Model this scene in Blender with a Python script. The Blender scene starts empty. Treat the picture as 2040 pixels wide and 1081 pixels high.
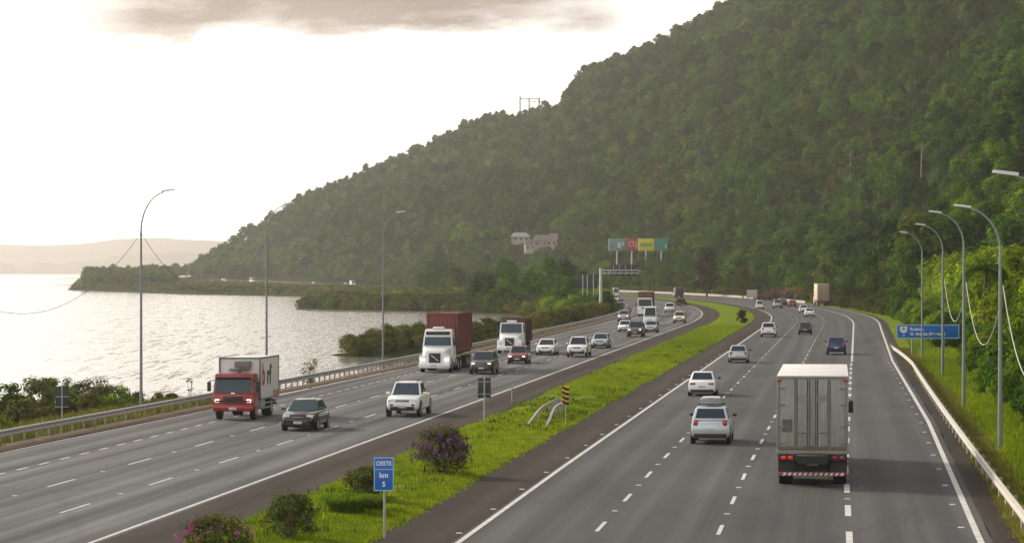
import bpy, bmesh, math, random
import numpy as np
R = math.radians
random.seed(7); rng = np.random.default_rng(7)
SC = bpy.context.scene
COL = SC.collection
# ---------------------------------------------------------------- camera numbers used to read the photograph
HC, FP, YH, CX = 7.87, 6000.0, 537.0, 1020.0
def G(x, y, z=0.0):
    d = (HC - z) * FP / (y - YH); return (x - CX) * d / FP, d
def ZY(y, d): return HC - (y - YH) * d / FP
# ---------------------------------------------------------------- road alignment: a straight, then a wide left bend
def A(Y):
    Y = np.asarray(Y, dtype=float)
    return -21.5 + .1075 * Y - 2.03e-4 * np.clip(Y - 430, 0, None) ** 2
def slope(Y): return .1075 - 4.06e-4 * max(Y - 430, 0)
def wid(Y): return 1 + .105 * np.clip((np.asarray(Y, dtype=float) - 120) / 340, 0, 1.15)
def rz(Y):
    t = np.clip((np.asarray(Y, dtype=float) - 1450) / 380, 0, 1); return 2.2 * t * t * (3 - 2 * t)
def o_rail(Y): return np.interp(Y, [60, 137, 170, 251, 310, 459, 2000], [-15.6, -15.6, -14.9, -13.9, -13.6, -14.2, -14.5])
def o_edge(Y): return np.interp(Y, [60, 88, 156, 260, 400, 492, 900, 2000], [25.6, 25.7, 26.3, 26.4, 27.5, 28.4, 28.0, 28.0])
def o_B(Y): return 10.6 * wid(Y)
def const(c): return lambda Y: c + 0 * np.asarray(Y, dtype=float)
def mw(c): return lambda Y: c * wid(Y)

# ---------------------------------------------------------------- materials
MATS = {}
def pm(name, col, rough=.6, metal=0., var=.12, scale=6., coat=0., spec=.5, bump=0., emit=0.):
    if name in MATS: return MATS[name]
    m = bpy.data.materials.new(name); m.use_nodes = True
    nt = m.node_tree; b = nt.nodes['Principled BSDF']
    tc = nt.nodes.new('ShaderNodeTexCoord'); n = nt.nodes.new('ShaderNodeTexNoise')
    n.inputs['Scale'].default_value = 1 if isinstance(scale, tuple) else scale; n.inputs['Detail'].default_value = 5
    if isinstance(scale, tuple):
        mp = nt.nodes.new('ShaderNodeMapping'); mp.inputs['Scale'].default_value = scale; nt.links.new(tc.outputs['Object'], mp.inputs['Vector']); nt.links.new(mp.outputs[0], n.inputs['Vector'])
    else: nt.links.new(tc.outputs['Object'], n.inputs['Vector'])
    mx = nt.nodes.new('ShaderNodeMix'); mx.data_type = 'RGBA'
    mx.inputs[6].default_value = [c * (1 - var) for c in col] + [1]
    mx.inputs[7].default_value = [min(1, c * (1 + var)) for c in col] + [1]
    nt.links.new(n.outputs['Fac'], mx.inputs[0]); nt.links.new(mx.outputs[2], b.inputs['Base Color'])
    b.inputs['Roughness'].default_value = rough; b.inputs['Metallic'].default_value = metal
    b.inputs['Coat Weight'].default_value = coat; b.inputs['Coat Roughness'].default_value = .08
    b.inputs['Specular IOR Level'].default_value = spec
    if bump:
        bp = nt.nodes.new('ShaderNodeBump'); bp.inputs['Strength'].default_value = bump
        nt.links.new(n.outputs['Fac'], bp.inputs['Height']); nt.links.new(bp.outputs['Normal'], b.inputs['Normal'])
    if emit:
        b.inputs['Emission Color'].default_value = list(col) + [1]; b.inputs['Emission Strength'].default_value = emit
    MATS[name] = m; return m

class NT:
    def __init__(s, name):
        s.m = bpy.data.materials.new(name); s.m.use_nodes = True; s.t = s.m.node_tree; s.b = s.t.nodes['Principled BSDF']
        s.out = s.t.nodes['Material Output']
    def n(s, typ, **kw):
        o = s.t.nodes.new(typ)
        for k, v in kw.items(): setattr(o, k, v)
        return o
    def l(s, a, b): s.t.links.new(a, b)
    def noise(s, vec, scale, detail=4, rough=.55):
        o = s.n('ShaderNodeTexNoise'); o.inputs['Scale'].default_value = scale; o.inputs['Detail'].default_value = detail
        o.inputs['Roughness'].default_value = rough
        s.l(vec, o.inputs['Vector']); return o.outputs['Fac']
    def mapping(s, vec, sc):
        o = s.n('ShaderNodeMapping'); o.inputs['Scale'].default_value = sc; s.l(vec, o.inputs['Vector']); return o.outputs['Vector']
    def ramp(s, fac, stops):
        o = s.n('ShaderNodeValToRGB'); e = o.color_ramp.elements
        while len(e) < len(stops): e.new(.5)
        for i, (p, c) in enumerate(stops):
            e[i].position = p; e[i].color = list(c) + [1] if len(c) == 3 else c
        s.l(fac, o.inputs['Fac']); return o.outputs['Color']
    def mix(s, fac, a, b, mode='MIX'):
        o = s.n('ShaderNodeMix', data_type='RGBA', blend_type=mode)
        for sock, v in ((o.inputs[0], fac), (o.inputs[6], a), (o.inputs[7], b)):
            if isinstance(v, (int, float)): sock.default_value = v
            elif isinstance(v, (tuple, list)): sock.default_value = list(v) + [1]
            else: s.l(v, sock)
        return o.outputs[2]

def asphalt(name, base, streak, warm=0., spec=.22):
    k = NT(name); uv = k.n('ShaderNodeUVMap').outputs['UV']
    st = k.noise(k.mapping(uv, (1.05, .007, 1)), 1., 4, .6)
    fine = k.noise(k.mapping(uv, (6, 3, 1)), 1., 6, .7)
    pat = k.noise(k.mapping(uv, (.25, .05, 1)), 1., 4)
    c = k.ramp(st, [(.36, [base * (1 - streak)] * 3), (.64, [base * (1 + streak)] * 3)])
    c = k.mix(1., c, k.ramp(fine, [(.25, (.72, .72, .72)), (.75, (1.25, 1.25, 1.25))]), 'MULTIPLY')
    c = k.mix(1., c, k.ramp(pat, [(.3, (.66, .66, .68)), (.5, (1., 1., 1.)), (.7, (1.24, 1.21, 1.16))]), 'MULTIPLY')
    sx_ = k.n('ShaderNodeSeparateXYZ'); k.l(uv, sx_.inputs[0]); mm = k.n('ShaderNodeMath', operation='MULTIPLY'); mm.inputs[1].default_value = 2 * math.pi / 1.82; k.l(sx_.outputs['X'], mm.inputs[0])
    sn = k.n('ShaderNodeMath', operation='SINE'); k.l(mm.outputs[0], sn.inputs[0]); ad = k.n('ShaderNodeMath', operation='MULTIPLY_ADD'); ad.inputs[1].default_value = .5; ad.inputs[2].default_value = .5; k.l(sn.outputs[0], ad.inputs[0])
    c = k.mix(.75, c, k.ramp(ad.outputs[0], [(.1, (.76, .76, .77)), (.9, (1.17, 1.16, 1.14))]), 'MULTIPLY')
    # dark tyre-oil line down the middle of each lane and thin sealed cracks
    sep = k.n('ShaderNodeSeparateXYZ'); k.l(uv, sep.inputs[0])
    vor = k.n('ShaderNodeTexVoronoi', feature='DISTANCE_TO_EDGE'); vor.inputs['Scale'].default_value = 1.
    k.l(k.mapping(uv, (.16, .035, 1)), vor.inputs['Vector'])
    cr = k.ramp(vor.outputs['Distance'], [(.0, (.72, .72, .72)), (.012, (1, 1, 1))])
    c = k.mix(.6, c, cr, 'MULTIPLY')
    c = k.mix(1., c, (1 + warm, 1, 1 - warm), 'MULTIPLY')
    k.l(c, k.b.inputs['Base Color']); k.b.inputs['Roughness'].default_value = .72
    k.b.inputs['Specular IOR Level'].default_value = spec
    bp = k.n('ShaderNodeBump'); bp.inputs['Strength'].default_value = .25; bp.inputs['Distance'].default_value = .02
    k.l(fine, bp.inputs['Height']); k.l(bp.outputs['Normal'], k.b.inputs['Normal'])
    return k.m

def leafmat(name, c1, c2, c3, trans=.3):
    """foliage: colour varies leaf by leaf (face attribute) and tree by tree"""
    k = NT(name)
    at = k.n('ShaderNodeAttribute', attribute_name='tint'); oi = k.n('ShaderNodeObjectInfo')
    c = k.ramp(at.outputs['Fac'], [(0., c1), (.5, c2), (1., c3)])
    r = k.ramp(oi.outputs['Random'], [(0., (.42, .52, .5)), (.25, (1.35, 1.2, .8)), (.45, (.72, .84, .85)), (.7, (1.1, 1.12, .9)), (.85, (.5, .58, .62)), (1., (1.7, 1.5, .85))])
    c = k.mix(1., c, r, 'MULTIPLY')
    pn = k.noise(k.mapping(oi.outputs['Location'], (.022, .012, .05)), 1., 4, .65)
    c = k.mix(1., c, k.ramp(pn, [(.30, (.45, .56, .60)), (.48, (.92, .98, .92)), (.66, (1.42, 1.36, 1.05))]), 'MULTIPLY')
    d = k.n('ShaderNodeBsdfDiffuse'); t = k.n('ShaderNodeBsdfTranslucent'); ms = k.n('ShaderNodeMixShader')
    k.l(c, d.inputs['Color']); k.l(k.mix(1., c, (1.25, 1.25, .6), 'MULTIPLY'), t.inputs['Color'])
    ms.inputs[0].default_value = trans; k.l(d.outputs[0], ms.inputs[1]); k.l(t.outputs[0], ms.inputs[2])
    k.l(ms.outputs[0], k.out.inputs['Surface']); return k.m

# ---------------------------------------------------------------- mesh builder
class MB:
    def __init__(s): s.v = []; s.f = []
    def add(s, vs, fs):
        o = len(s.v); s.v += [tuple(p) for p in vs]; s.f += [tuple(i + o for i in f) for f in fs]; return s
    def quad(s, *p): return s.add(p, [tuple(range(len(p)))])
    def box(s, c, d, bev=0., rot=None):
        bm = bmesh.new(); bmesh.ops.create_cube(bm, size=1)
        for v in bm.verts: v.co = (v.co.x * d[0], v.co.y * d[1], v.co.z * d[2])
        if bev: bmesh.ops.bevel(bm, geom=list(bm.edges), offset=bev, segments=2, affect='EDGES', profile=.5)
        bm.verts.index_update()
        vs = [v.co.copy() for v in bm.verts]; fs = [[v.index for v in f.verts] for f in bm.faces]; bm.free()
        if rot: vs = [rot @ v for v in vs]
        return s.add([(v.x + c[0], v.y + c[1], v.z + c[2]) for v in vs], fs)
    def hexa(s, p, bev=0.):
        """p: bottom 4 (ccw) then top 4"""
        bm = bmesh.new(); q = [bm.verts.new(x) for x in p]
        for f in ((3, 2, 1, 0), (4, 5, 6, 7), (0, 1, 5, 4), (1, 2, 6, 5), (2, 3, 7, 6), (3, 0, 4, 7)): bm.faces.new([q[i] for i in f])
        if bev: bmesh.ops.bevel(bm, geom=list(bm.edges), offset=bev, segments=2, affect='EDGES', profile=.5)
        bm.verts.index_update()
        s.add([v.co.copy() for v in bm.verts], [[v.index for v in f.verts] for f in bm.faces]); bm.free(); return s
    def tube(s, pts, r, n=8, cap=True):
        P = [np.array(p, float) for p in pts]; rings = []; o = len(s.v)
        rr = r if isinstance(r, (list, tuple)) else [r] * len(P)
        ref = None
        for i, p in enumerate(P):
            t = P[min(i + 1, len(P) - 1)] - P[max(i - 1, 0)]; t /= np.linalg.norm(t) + 1e-9
            if ref is None: ref = np.array([1., 0, 0]) if abs(t[0]) < .8 else np.array([0, 1., 0])
            u = ref - t * ref.dot(t); u /= np.linalg.norm(u); ref = u; w = np.cross(t, u)
            for k in range(n):
                a = 2 * math.pi * k / n; s.v.append(tuple(p + rr[i] * (math.cos(a) * u + math.sin(a) * w)))
        for i in range(len(P) - 1):
            for k in range(n):
                k2 = (k + 1) % n; s.f.append((o + i * n + k, o + i * n + k2, o + (i + 1) * n + k2, o + (i + 1) * n + k))
        if cap:
            s.f.append(tuple(o + k for k in reversed(range(n)))); s.f.append(tuple(o + (len(P) - 1) * n + k for k in range(n)))
        return s
    def loft(s, rings, cap=True, closed=True):
        o = len(s.v); n = len(rings[0])
        for r in rings: s.v += [tuple(p) for p in r]
        for i in range(len(rings) - 1):
            for k in range(n if closed else n - 1):
                k2 = (k + 1) % n; s.f.append((o + i * n + k, o + i * n + k2, o + (i + 1) * n + k2, o + (i + 1) * n + k))
        if cap:
            s.f.append(tuple(o + k for k in reversed(range(n)))); s.f.append(tuple(o + (len(rings) - 1) * n + k for k in range(n)))
        return s
    def build(s, name, mat, parent=None, smooth=40, fixn=True):
        me = bpy.data.meshes.new(name); me.from_pydata(s.v, [], s.f)
        if fixn:
            bm = bmesh.new(); bm.from_mesh(me); bmesh.ops.recalc_face_normals(bm, faces=bm.faces); bm.to_mesh(me); bm.free()
        if smooth:
            me.polygons.foreach_set('use_smooth', [True] * len(me.polygons)); me.set_sharp_from_angle(angle=R(smooth))
        me.materials.append(mat)
        o = bpy.data.objects.new(name, me); COL.objects.link(o)
        if parent: o.parent = parent
        return o

def tag(o, label=None, cat=None, group=None, kind=None):
    if label: o['label'] = label
    if cat: o['category'] = cat
    if group: o['group'] = group
    if kind: o['kind'] = kind
    return o
def thing(name, label, cat, loc=(0, 0, 0), rot=0., group=None):
    o = bpy.data.objects.new(name, None); COL.objects.link(o); o.location = loc; o.rotation_euler = (0, 0, rot)
    o.empty_display_size = .3
    return tag(o, label, cat, group)
def ins(u0, u1, v0, v1, a, b, c, d, off):
    """a sub-rectangle of the face a b c d, set off along its normal"""
    a, b, c, d = [np.array(p, float) for p in (a, b, c, d)]
    n = np.cross(b - a, d - a); n /= np.linalg.norm(n)
    f = lambda u, v: tuple((a * (1 - u) + b * u) * (1 - v) + (d * (1 - u) + c * u) * v + n * off)
    return f(u0, v0), f(u1, v0), f(u1, v1), f(u0, v1)
def text(body, size, mat, parent, loc, rot=(R(90), 0, 0), align='CENTER', name='lettering', sx=1., bold=0.):
    cu = bpy.data.curves.new(name, 'FONT'); cu.body = body; cu.size = size; cu.align_x = align; cu.align_y = 'CENTER'
    cu.extrude = .004; cu.offset = bold; cu.materials.append(mat)
    t = bpy.data.objects.new(name, cu); COL.objects.link(t)
    me = bpy.data.meshes.new_from_object(t.evaluated_get(bpy.context.evaluated_depsgraph_get())); bpy.data.objects.remove(t)
    me.name = name; o = bpy.data.objects.new(name, me); COL.objects.link(o); o.parent = parent; o.location = loc; o.rotation_euler = rot; o.scale = (sx, 1, 1)
    return o

# ================================================================ world, sun, camera
SUN_AZ, SUN_EL = R(-47), R(25)                      # azimuth from +Y (negative: left), elevation
w = bpy.data.worlds.new('World'); SC.world = w; w.use_nodes = True; wt = w.node_tree; wt.nodes.clear()
def wn(t, **k):
    o = wt.nodes.new(t)
    for a, b in k.items(): setattr(o, a, b)
    return o
sky = wn('ShaderNodeTexSky', sky_type='NISHITA', sun_disc=False, sun_elevation=SUN_EL, sun_rotation=SUN_AZ)
sky.air_density = 1.; sky.dust_density = 3.
bg1 = wn('ShaderNodeBackground'); bg1.inputs['Strength'].default_value = .1; wt.links.new(sky.outputs[0], bg1.inputs['Color'])
tc = wn('ShaderNodeTexCoord'); sep = wn('ShaderNodeSeparateXYZ'); wt.links.new(tc.outputs['Generated'], sep.inputs[0])
def wmath(op, a, b=None):
    o = wn('ShaderNodeMath', operation=op)
    for i, v in enumerate((a, b)):
        if v is None: continue
        if isinstance(v, (int, float)): o.inputs[i].default_value = v
        else: wt.links.new(v, o.inputs[i])
    return o.outputs[0]
def wnoise(sc, scale, detail=6, rough=.55, off=(0, 0, 0)):
    mp = wn('ShaderNodeMapping'); mp.inputs['Scale'].default_value = sc; mp.inputs['Location'].default_value = off
    wt.links.new(tc.outputs['Generated'], mp.inputs['Vector'])
    n = wn('ShaderNodeTexNoise'); n.inputs['Scale'].default_value = scale; n.inputs['Detail'].default_value = detail; n.inputs['Roughness'].default_value = rough
    wt.links.new(mp.outputs[0], n.inputs['Vector']); return n.outputs['Fac']
def wramp(f, stops):
    o = wn('ShaderNodeValToRGB'); e = o.color_ramp.elements
    while len(e) < len(stops): e.new(.5)
    for i, (p, c) in enumerate(stops): e[i].position = p; e[i].color = list(c) + [1]
    wt.links.new(f, o.inputs[0]); return o.outputs[0]
def wmix(f, a, b):
    o = wn('ShaderNodeMix', data_type='RGBA')
    for s_, v in ((o.inputs[0], f), (o.inputs[6], a), (o.inputs[7], b)):
        if isinstance(v, (int, float)): s_.default_value = v
        elif isinstance(v, tuple): s_.default_value = list(v) + [1]
        else: wt.links.new(v, s_)
    return o.outputs[2]
big = wnoise((7, 7, 26), 1., 7, .58, (.35, 0, .1))
wisp = wnoise((16, 16, 60), 1., 6, .6)
lowmask = wramp(sep.outputs['Z'], [(.062, (0, 0, 0)), (.094, (1, 1, 1))])
nzz = wmath('ADD', wmath('MULTIPLY', big, .65), wmath('MULTIPLY', wisp, .35))
bankx = wramp(wmath('ADD', wmath('MULTIPLY', sep.outputs['X'], 2.), .5), [(.18, (0, 0, 0)), (.26, (1, 1, 1)), (.55, (1, 1, 1)), (.61, (.25, .25, .25)), (.8, (.6, .6, .6))])
edge = wmath('ADD', sep.outputs['Z'], wmath('MULTIPLY', wmath('SUBTRACT', nzz, .5), .045))
lowmask = wramp(edge, [(.0752, (0, 0, 0)), (.0788, (1, 1, 1))])
cl = wmath('MULTIPLY', wmath('MULTIPLY', lowmask, bankx), wramp(nzz, [(.36, (.35, .35, .35)), (.5, (1, 1, 1))]))
veil = wramp(wnoise((2.2, 2.2, 8), 1., 5), [(.3, (1.0, .975, .945)), (.7, (.62, .62, .63))])
cloudc = wmix(wramp(wnoise((9, 9, 40), 1., 5, .5, (2, 1, 0)), [(.3, (0, 0, 0)), (.7, (1, 1, 1))]), (.20, .14, .122), (.38, .29, .245))
hi = wramp(sep.outputs['Z'], [(.05, (1.0, .985, .965)), (.35, (.68, .71, .76))])
skyc = wmix(.45, hi, veil)
lowc = wmix(wramp(sep.outputs['Z'], [(.09, (0, 0, 0)), (.25, (1, 1, 1))]), wmix(wramp(sep.outputs['Z'], [(.0, (0, 0, 0)), (.11, (1, 1, 1))]), (2.0, 1.84, 1.64), (1.08, 1.05, 1.01)), skyc)
fin = wmix(cl, lowc, cloudc)
bg2 = wn('ShaderNodeBackground'); bg2.inputs['Strength'].default_value = 1.15; wt.links.new(fin, bg2.inputs['Color'])
mxs = wn('ShaderNodeMixShader'); mxs.inputs[0].default_value = .88
wt.links.new(bg1.outputs[0], mxs.inputs[1]); wt.links.new(bg2.outputs[0], mxs.inputs[2])
wo = wn('ShaderNodeOutputWorld'); wt.links.new(mxs.outputs[0], wo.inputs['Surface'])
sl = bpy.data.lights.new('sun', 'SUN'); sl.energy = 3.8; sl.angle = R(10); sl.color = (1., .90, .74)
so = bpy.data.objects.new('sun', sl); COL.objects.link(so)
so.rotation_euler = (R(90) - SUN_EL, 0, math.pi - SUN_AZ)
cam = bpy.data.cameras.new('camera'); cam.sensor_width = 36; cam.lens = 36 * FP / 2040; cam.clip_end = 40000; cam.clip_start = .5
co = bpy.data.objects.new('camera', cam); COL.objects.link(co); co.location = (0, 0, HC)
co.rotation_euler = (R(90) - math.atan((540.5 - YH) / FP), 0, 0)
SC.camera = co
SC.view_settings.view_transform = 'Standard'; SC.view_settings.look = 'None'; SC.view_settings.exposure = 0.40; SC.view_settings.gamma = 1
cy = SC.cycles
cy.max_bounces = 6; cy.diffuse_bounces = 3; cy.glossy_bounces = 3; cy.transmission_bounces = 2; cy.volume_bounces = 2
cy.transparent_max_bounces = 4; cy.use_denoising = True; cy.denoising_prefilter = 'NONE'; cy.sample_clamp_indirect = 6

# ================================================================ terrain
LAND = [(-60, -50), (-43.5, 20), (-38, 90), (-31.5, 140), (-28, 178), (-17.8, 192), (-11, 250), (-5.2, 300), (-2.6, 326), (-19.5, 336), (-21.5, 343), (-16, 352), (-7, 372), (-2, 420), (4, 480), (9, 560),
        (6, 610), (0, 655), (-21, 698), (-40, 722), (-54, 748), (-55, 764), (-42, 800), (-30, 880), (-28, 960), (-40, 1040), (-77, 1096), (-135, 1209), (-205, 1412),
        (-213, 1440), (-219, 1500), (-227, 1560), (-247, 1700), (-281, 1925), (-296, 2030), (-300, 2300), (-200, 3200), (1500, 3200), (1500, -50)]
LP = np.array(LAND, float)
def shore_sd(X, Y):
    """distance to the shoreline, positive on land"""
    X = np.asarray(X, float); Y = np.asarray(Y, float)
    best = np.full(X.shape, 1e9); inside = np.zeros(X.shape, bool)
    for i in range(len(LP)):
        a, b = LP[i], LP[(i + 1) % len(LP)]
        ab = b - a; t = np.clip(((X - a[0]) * ab[0] + (Y - a[1]) * ab[1]) / ab.dot(ab), 0, 1)
        dd = np.hypot(X - a[0] - t * ab[0], Y - a[1] - t * ab[1]); best = np.minimum(best, dd)
        c = ((a[1] > Y) != (b[1] > Y)); xx = a[0] + (Y - a[1]) * ab[0] / (ab[1] if ab[1] else 1e-9); inside ^= c & (X < xx)
    return np.where(inside, best, -best)
# smooth value noise for hill undulation
_g = rng.random((64, 64))
def vn(x, y):
    x = np.asarray(x, float); y = np.asarray(y, float)
    xi = np.floor(x).astype(int); yi = np.floor(y).astype(int); fx = x - xi; fy = y - yi
    fx = fx * fx * (3 - 2 * fx); fy = fy * fy * (3 - 2 * fy); g = lambda i, j: _g[i % 64, j % 64]
    return (g(xi, yi) * (1 - fx) + g(xi + 1, yi) * fx) * (1 - fy) + (g(xi, yi + 1) * (1 - fx) + g(xi + 1, yi + 1) * fx) * fy
RID = [(300, 560, 1900), (372, 541, 1900), (440, 497, 1930), (530, 440, 1950), (620, 393, 1950), (700, 357, 1950), (790, 316, 1930), (880, 277, 1910), (980, 234, 1890), (1040, 232, 1870), (1112, 218, 1850), (1124, 192, 1850),
       (1150, 152, 1840), (1250, 112, 1800), (1350, 66, 1750), (1450, 8, 1700), (1560, -55, 1620), (1700, -130, 1500), (2040, -300, 1250), (2500, -480, 1100), (3200, -700, 1000)]
ru = np.array([(p[0] - CX) / FP for p in RID]); rd = np.array([p[2] for p in RID], float)
rzv = np.array([HC + (YH - p[1]) * p[2] / FP - 6.5 for p in RID])
def foff(Y): return np.interp(Y, [0, 150, 480, 700, 850, 1050, 1200, 1400, 1600], [54, 54, 54, 42, 42, 44, 42, 36, 34])
_uu = np.linspace(-.2, .5, 500); _ys = np.arange(60, 1960, 2.)
_df = []
for u in _uu:
    ok = np.nonzero(u * _ys > A(_ys) + foff(_ys))[0]; _df.append(_ys[ok[0]] if len(ok) else 1880)
_df = np.convolve(np.pad(np.array(_df), 4, mode='edge'), np.ones(9) / 9, 'valid')
def hill(X, Y):
    u = X / np.maximum(Y, 1); df = np.interp(u, _uu, _df); dr = np.interp(u, ru, rd); Z = np.clip(np.interp(u, ru, rzv), 0, None)
    dr = np.maximum(dr, df + 40); t = (Y - df) / (dr - df)
    up = np.clip(t, 0, 1); s = up * (.8 + .2 * up)
    und = (vn(X / 62 + 7, Y / 120) - .55) * 46 + (vn(X / 24, Y / 50 + 9) - .5) * 17
    z = Z * s + und * np.clip(np.minimum(up * 6, (1 - up) * 4.2), 0, 1) * np.clip(Z / 70, 0, 1)
    z = np.where(t > 1, Z * np.clip(1 - (t - 1) * 1.2, 0, 1), z)
    return np.where(t > 0, np.maximum(z, 0), 0)
def zt(X, Y):
    X = np.asarray(X, float); Y = np.asarray(Y, float)
    sd = shore_sd(X, Y)
    base = np.interp(sd, [-30, -6, 0, 3.2, 7], [-6, -3.6, -1.85, -.25, -.07])
    base = np.where((X - A(Y) < o_rail(Y) - 3) & (sd > 0) & (Y < 1000), np.minimum(base, -1.85 + .16 * np.clip(sd, 0, 10) + np.clip((X - A(Y) - o_rail(Y) + 6) / 3, 0, 1) * 1.4), base)
    road = np.clip(1 - np.maximum(np.abs(X - A(Y) - 7) - 26, 0) / 60, 0, 1)
    return base + np.where(sd > 0, hill(X, Y) + rz(Y) * np.clip(sd / 10, 0, 1) * np.maximum(road, np.clip((Y - 1500) / 100, 0, 1)), 0)

us = np.concatenate([np.linspace(-.5, -.21, 16), np.linspace(-.2, .2, 260), np.linspace(.21, .6, 30)])
ds = np.concatenate([np.linspace(12, 90, 14), np.linspace(94, 700, 170), np.linspace(706, 2100, 200), np.linspace(2150, 3100, 12)])
UU, DD = np.meshgrid(us, ds); XX = UU * DD; ZZ = zt(XX, DD)
n0, n1 = UU.shape
idx = np.arange(n0 * n1).reshape(n0, n1)
fc = np.stack([idx[:-1, :-1], idx[:-1, 1:], idx[1:, 1:], idx[1:, :-1]], -1).reshape(-1, 4)
def fastmesh(name, verts, quads, mat, smooth=False):
    me = bpy.data.meshes.new(name); verts = np.asarray(verts, np.float32); quads = np.asarray(quads, np.int32)
    k = quads.shape[1]
    me.vertices.add(len(verts)); me.vertices.foreach_set('co', verts.ravel())
    me.loops.add(quads.size); me.loops.foreach_set('vertex_index', quads.ravel())
    me.polygons.add(len(quads)); me.polygons.foreach_set('loop_start', np.arange(0, quads.size, k, dtype=np.int32))
    me.polygons.foreach_set('use_smooth', np.full(len(quads), smooth))
    if mat: me.materials.append(mat)
    me.update(); me.validate(); return me
k = NT('ground_soil_and_grass'); ob = k.n('ShaderNodeTexCoord').outputs['Object']
nA = k.noise(ob, .35, 6); nB = k.noise(ob, 3., 5, .7)
c = k.ramp(nA, [(.3, (.016, .026, .008)), (.5, (.028, .038, .012)), (.7, (.045, .046, .019))])
c = k.mix(1., c, k.ramp(nB, [(.3, (.7, .7, .7)), (.7, (1.3, 1.3, 1.3))]), 'MULTIPLY'); k.l(c, k.b.inputs['Base Color']); k.b.inputs['Roughness'].default_value = .95
k.b.inputs['Specular IOR Level'].default_value = 0.
gm = fastmesh('ground', np.stack([XX, DD, ZZ], -1).reshape(-1, 3), fc, k.m, True)
go = bpy.data.objects.new('ground', gm); COL.objects.link(go); tag(go, 'grassy land and steep hillside rising beside the lake and the road', 'ground', kind='structure')

# ---- lake
k = NT('lake_water'); ob = k.n('ShaderNodeTexCoord').outputs['Object']
h1 = k.noise(k.mapping(ob, (2.4, .17, 1)), 1., 5, .72); h2 = k.noise(k.mapping(ob, (.8, .045, 1)), 1., 4, .65); h3 = k.noise(k.mapping(ob, (1.9, .3, 1)), 1.3, 3, .6)
def kmath(op, a, b):
    o = k.n('ShaderNodeMath', operation=op)
    for i, v in enumerate((a, b)):
        if isinstance(v, (int, float)): o.inputs[i].default_value = v
        else: k.l(v, o.inputs[i])
    return o.outputs[0]
ny = kmath('ADD', kmath('MULTIPLY', kmath('SUBTRACT', h1, .5), .30), kmath('MULTIPLY', kmath('SUBTRACT', h2, .5), .27)); nx = kmath('MULTIPLY', kmath('SUBTRACT', h3, .5), .3)
cb = k.n('ShaderNodeCombineXYZ'); k.l(nx, cb.inputs[0]); k.l(ny, cb.inputs[1]); cb.inputs[2].default_value = 1.
vm = k.n('ShaderNodeVectorMath', operation='NORMALIZE'); k.l(cb.outputs[0], vm.inputs[0]); k.l(vm.outputs[0], k.b.inputs['Normal'])
k.b.inputs['Base Color'].default_value = (.13, .135, .12, 1)
k.b.inputs['Roughness'].default_value = .14; k.b.inputs['IOR'].default_value = 1.45
xs = np.concatenate([np.linspace(-9000, -600, 12), np.linspace(-500, 200, 60), [1500, 4000]]); ysw = np.concatenate([[-50, 40], np.linspace(80, 1600, 90), np.linspace(1800, 13000, 14)])
WX, WY = np.meshgrid(xs, ysw); a0, a1 = WX.shape; ii = np.arange(a0 * a1).reshape(a0, a1)
wm = fastmesh('lake_water', np.stack([WX, WY, 0 * WX - 1.8], -1).reshape(-1, 3), np.stack([ii[:-1, :-1], ii[:-1, 1:], ii[1:, 1:], ii[1:, :-1]], -1).reshape(-1, 4), k.m, True)
wob = bpy.data.objects.new('lake_water', wm); COL.objects.link(wob); tag(wob, 'bright rippled lake stretching to the horizon on the left', 'water', kind='structure')

# ---- hills on the far shore
hm = pm('haze_paled_hills', (.20, .165, .125), .95, var=.3, scale=.01, spec=.1)  # paler than woodland: part of the distance haze is put into this colour
def farhills(D, prof, label, jag, seed):
    uq = np.linspace(-.42, .12, 320); xp = np.array([p[0] for p in prof]); yp = np.array([p[1] for p in prof])
    rr = np.random.default_rng(seed); px = CX + uq * FP
    top = HC + (YH - np.interp(px, xp, yp)) * D / FP
    jj = np.convolve(rr.normal(0, jag, len(uq)), [.25, .5, .25], 'same'); top = np.maximum(top + jj, 1)
    rows = []
    for f, zz in ((-.06, 0.), (-.04, .35), (-.018, .75), (0, 1.), (.05, .9), (.1, 0)):
        rows.append(np.stack([uq * D * (1 + f), np.full_like(uq, D * (1 + f)), -2.2 + (top + 2.2) * zz + (0 if zz in (0, 1.) else rr.normal(0, jag, len(uq)))], -1))
    V = np.concatenate(rows); n = len(uq); ii = np.arange(len(V)).reshape(-1, n)
    me = fastmesh('far_hills', V, np.stack([ii[:-1, :-1], ii[:-1, 1:], ii[1:, 1:], ii[1:, :-1]], -1).reshape(-1, 4), hm, True)
    o = bpy.data.objects.new('far_hills', me); COL.objects.link(o); tag(o, label, 'hills', kind='structure')
farhills(8800, [(-1500, 470), (-300, 490), (0, 487), (90, 488), (160, 486), (230, 477), (300, 474), (440, 480), (700, 470), (1500, 480)], 'pale high ridge on the far shore fading into the haze', 1.2, 3)
farhills(6900, [(-1500, 528), (0, 523), (40, 528), (75, 520), (120, 526), (180, 517), (240, 508), (330, 503), (440, 501), (700, 498), (1500, 500)], 'lower wooded shoreline in front of the pale far ridge', 1.6, 5)

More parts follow.
